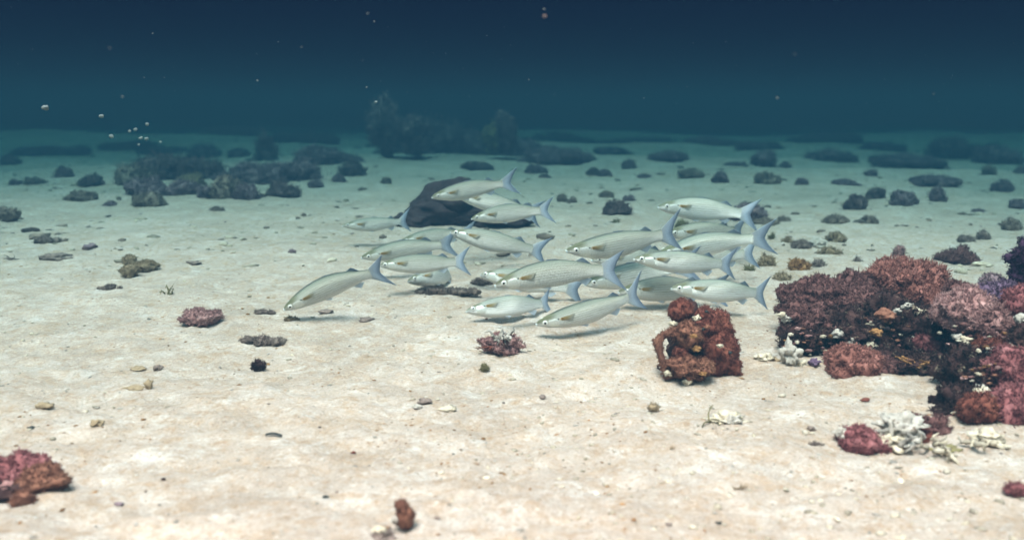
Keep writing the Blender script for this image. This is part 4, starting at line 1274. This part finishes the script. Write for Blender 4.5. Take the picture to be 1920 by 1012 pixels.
def fish_meshes(var):
    g = FishGeo(*var)
    out = []
    def add(name, geo, mat, parent=None):
        v, f, uv = geo
        me = bpy.data.meshes.new(name)
        if isinstance(f, np.ndarray): f = f.tolist()
        me.from_pydata([tuple(q) for q in v.tolist()], [], f)
        me.polygons.foreach_set('use_smooth', np.ones(len(me.polygons), bool))
        if uv is not None:
            lay = me.uv_layers.new(name='UVMap')
            li = np.zeros(len(me.loops), np.int32); me.loops.foreach_get('vertex_index', li)
            lay.data.foreach_set('uv', np.asarray(uv, np.float32)[li].ravel())
        me.materials.append(FM[mat]); me.update()
        out.append((name, me, parent))
        return len(out) - 1
    add('body', g.body(), 'skin')
    add('tail_fin', g.tail(), 'tail')
    T = lambda x: float(smooth_interp(np.array([x]), PX, PT)[0]) * g.deep
    B = lambda x: float(smooth_interp(np.array([x]), PX, PB)[0]) * g.deep
    add('dorsal_fin', g.fin(lambda a: (.40 + .085 * a, T(.40 + .085 * a) - .004), lambda a: (.43 + .085 * a, T(.42 + .08 * a) + .007 * (1 - a) ** .6 + .001), .005), 'fin')
    add('dorsal_fin', g.fin(lambda a: (.635 + .075 * a, T(.635 + .075 * a) - .004), lambda a: (.70 + .055 * a, T(.68 + .06 * a) + .036 * (1 - a) ** .8 - .002), .005), 'fin')
    add('anal_fin', g.fin(lambda a: (.63 + .085 * a, -B(.63 + .085 * a) + .004), lambda a: (.705 + .045 * a, -B(.69) - .050 * (1 - a) ** .8 - .002), .005), 'palefin')
    for sd in (1, -1):
        add('pelvic_fin', g.fin(lambda a: (.335 + .03 * a, -B(.34) + .012), lambda a: (.42 + .02 * a, -B(.42) - .012 + .014 * a), .004, n=8, m=6, y0=sd * .02, splay=sd * .012), 'palefin')
        yb = float(g.section(np.array([.24]), np.array([.15]))[0][0])
        add('pectoral_fin', g.fin(lambda a: (.205 + .004 * a, .030 - .024 * a), lambda a: (.325 - .035 * a, .040 - .040 * a), .005, n=10, m=8, y0=sd * (yb - .002), splay=sd * .012), 'pec')
        add('gill_cover', g.patch(.100, .190, -0.95, .45, .0022, sd), 'gill')
        e = add('eye', g.ball(.068, .20, .0220, sd, .002), 'iris')
        add('pupil', g.ball(.067, .20, .0132, sd, .0075, .40), 'pupil', e)
    # lips: two pale cushions with the cleft between them
    v, f = ico(2)
    add('lip', (g.warp(v * np.array([.010, .018, .0045]) + np.array([.004, 0, -.002])), f, None), 'lip')
    add('lip', (g.warp(v * np.array([.011, .016, .0050]) + np.array([.007, 0, -.0125])), f, None), 'lip')
    return out


VAR = [fish_meshes(a) for a in ((0.0, 0.02), (0.32, 0.05), (-0.30, -0.03), (0.16, -0.12), (-0.45, 0.10), (0.10, 0.16, 1.0, 1.10), (-.12, .07, .93, 1.08), (.22, -.05, 1.06, 1.0), (-.22, .02, .96, .92))]

# nose (u, v, distance), tail edge (u, v, distance), variant, roll in degrees, label
FISH = [
    ((532, 580, 2.40), (724, 493, 2.45), 3, -14, 'fish diving head down at the left, nose almost on the sand'),
    ((642, 423, 3.75), (773, 414, 3.85), 6, 4, 'leftmost level fish, swimming above the diving one'),
    ((678, 483, 3.00), (843, 446, 3.12), 1, -6, 'fish tilted nose down whose head is behind the diving fish tail'),
    ((712, 497, 2.74), (882, 490, 2.74), 0, 3, 'level fish directly right of the diving fish tail'),
    ((763, 528, 2.80), (888, 496, 3.02), 4, 24, 'bright-bellied fish half hidden below the level one'),
    ((810, 370, 3.30), (954, 337, 3.42), 1, 0, 'topmost fish, in front of the big dark rock'),
    ((855, 365, 3.50), (1008, 402, 3.42), 2, 6, 'fish slanting tail down, partly behind its striped neighbour'),
    ((884, 410, 3.20), (1034, 391, 3.24), 7, 2, 'striped level fish under the topmost two, by the dark rock'),
    ((845, 435, 2.86), (1025, 474, 2.80), 8, 8, 'pale fish slanting tail down with a bright tail, below the dark rock'),
    ((752, 452, 3.45), (882, 430, 3.55), 1, 0, 'mostly hidden fish behind the tails under the dark rock'),
    ((1062, 470, 2.60), (1267, 430, 2.72), 5, -4, 'long fish with a raised blue tail in the middle of the school'),
    ((928, 535, 2.30), (1163, 498, 2.34), 3, -2, 'largest striped fish in the centre front'),
    ((902, 515, 2.74), (1085, 543, 2.62), 2, 14, 'fish hidden behind the largest one, only head and tail showing'),
    ((873, 584, 2.39), (1055, 552, 2.46), 4, 26, 'silvery fish close to the sand under the largest one'),
    ((1005, 607, 2.24), (1217, 553, 2.30), 6, -4, 'lowest fish, nose touching the sand in front'),
    ((1097, 533, 2.64), (1275, 492, 2.80), 1, 4, 'pale fish behind the tail of the largest one'),
    ((1108, 487, 3.00), (1285, 478, 3.10), 8, 2, 'far fish between the long fish and the largest one'),
    ((1188, 485, 2.50), (1392, 499, 2.50), 8, 5, 'open-mouthed level fish in the right half of the school'),
    ((1235, 388, 3.25), (1402, 402, 3.36), 7, 4, 'uppermost fish on the right, tail before the mauve arch'),
    ((1250, 437, 3.20), (1400, 432, 3.34), 0, 0, 'fish peeping out just right of the long fish tail'),
    ((1238, 475, 2.80), (1417, 434, 2.92), 1, -3, 'tilted fish with its tail raised over the crossed tails'),
    ((1245, 490, 2.92), (1424, 474, 2.98), 0, 3, 'hidden fish whose tail crosses below the raised one'),
    ((1258, 540, 2.38), (1460, 556, 2.38), 2, 5, 'rightmost striped fish, just above the red coral head'),
    ((1160, 548, 2.52), (1345, 538, 2.62), 7, 2, 'shaded fish between the lowest fish and the rightmost one'),
]


def school():
    for (n, t, var, roll, lab) in FISH:
        a, b = P(*n), P(*t)
        L = (a - b).length / 1.0
        fwd = (a - b).normalized()
        up = Vector((0, 0, 1)); up = (up - fwd * up.dot(fwd)).normalized()
        side = up.cross(fwd)
        up = Matrix.Rotation(math.radians(roll), 3, fwd) @ up
        side = up.cross(fwd)
        m3 = Matrix((fwd, side, up)).transposed().to_4x4()
        o = bpy.data.objects.new('mullet', None)
        o.empty_display_size = .1
        C.objects.link(o)
        o.matrix_world = Matrix.Translation(a) @ m3 @ Matrix.Scale(L, 4)
        tag(o, lab, 'fish', 'silvery mullet swimming left in a school')
        made = []
        for (name, me, par) in VAR[var]:
            c = bpy.data.objects.new(name, me)
            C.objects.link(c)
            c.parent = made[par] if par is not None else o
            made.append(c)
        print('FISH %.3f %s' % (L, lab))


school()
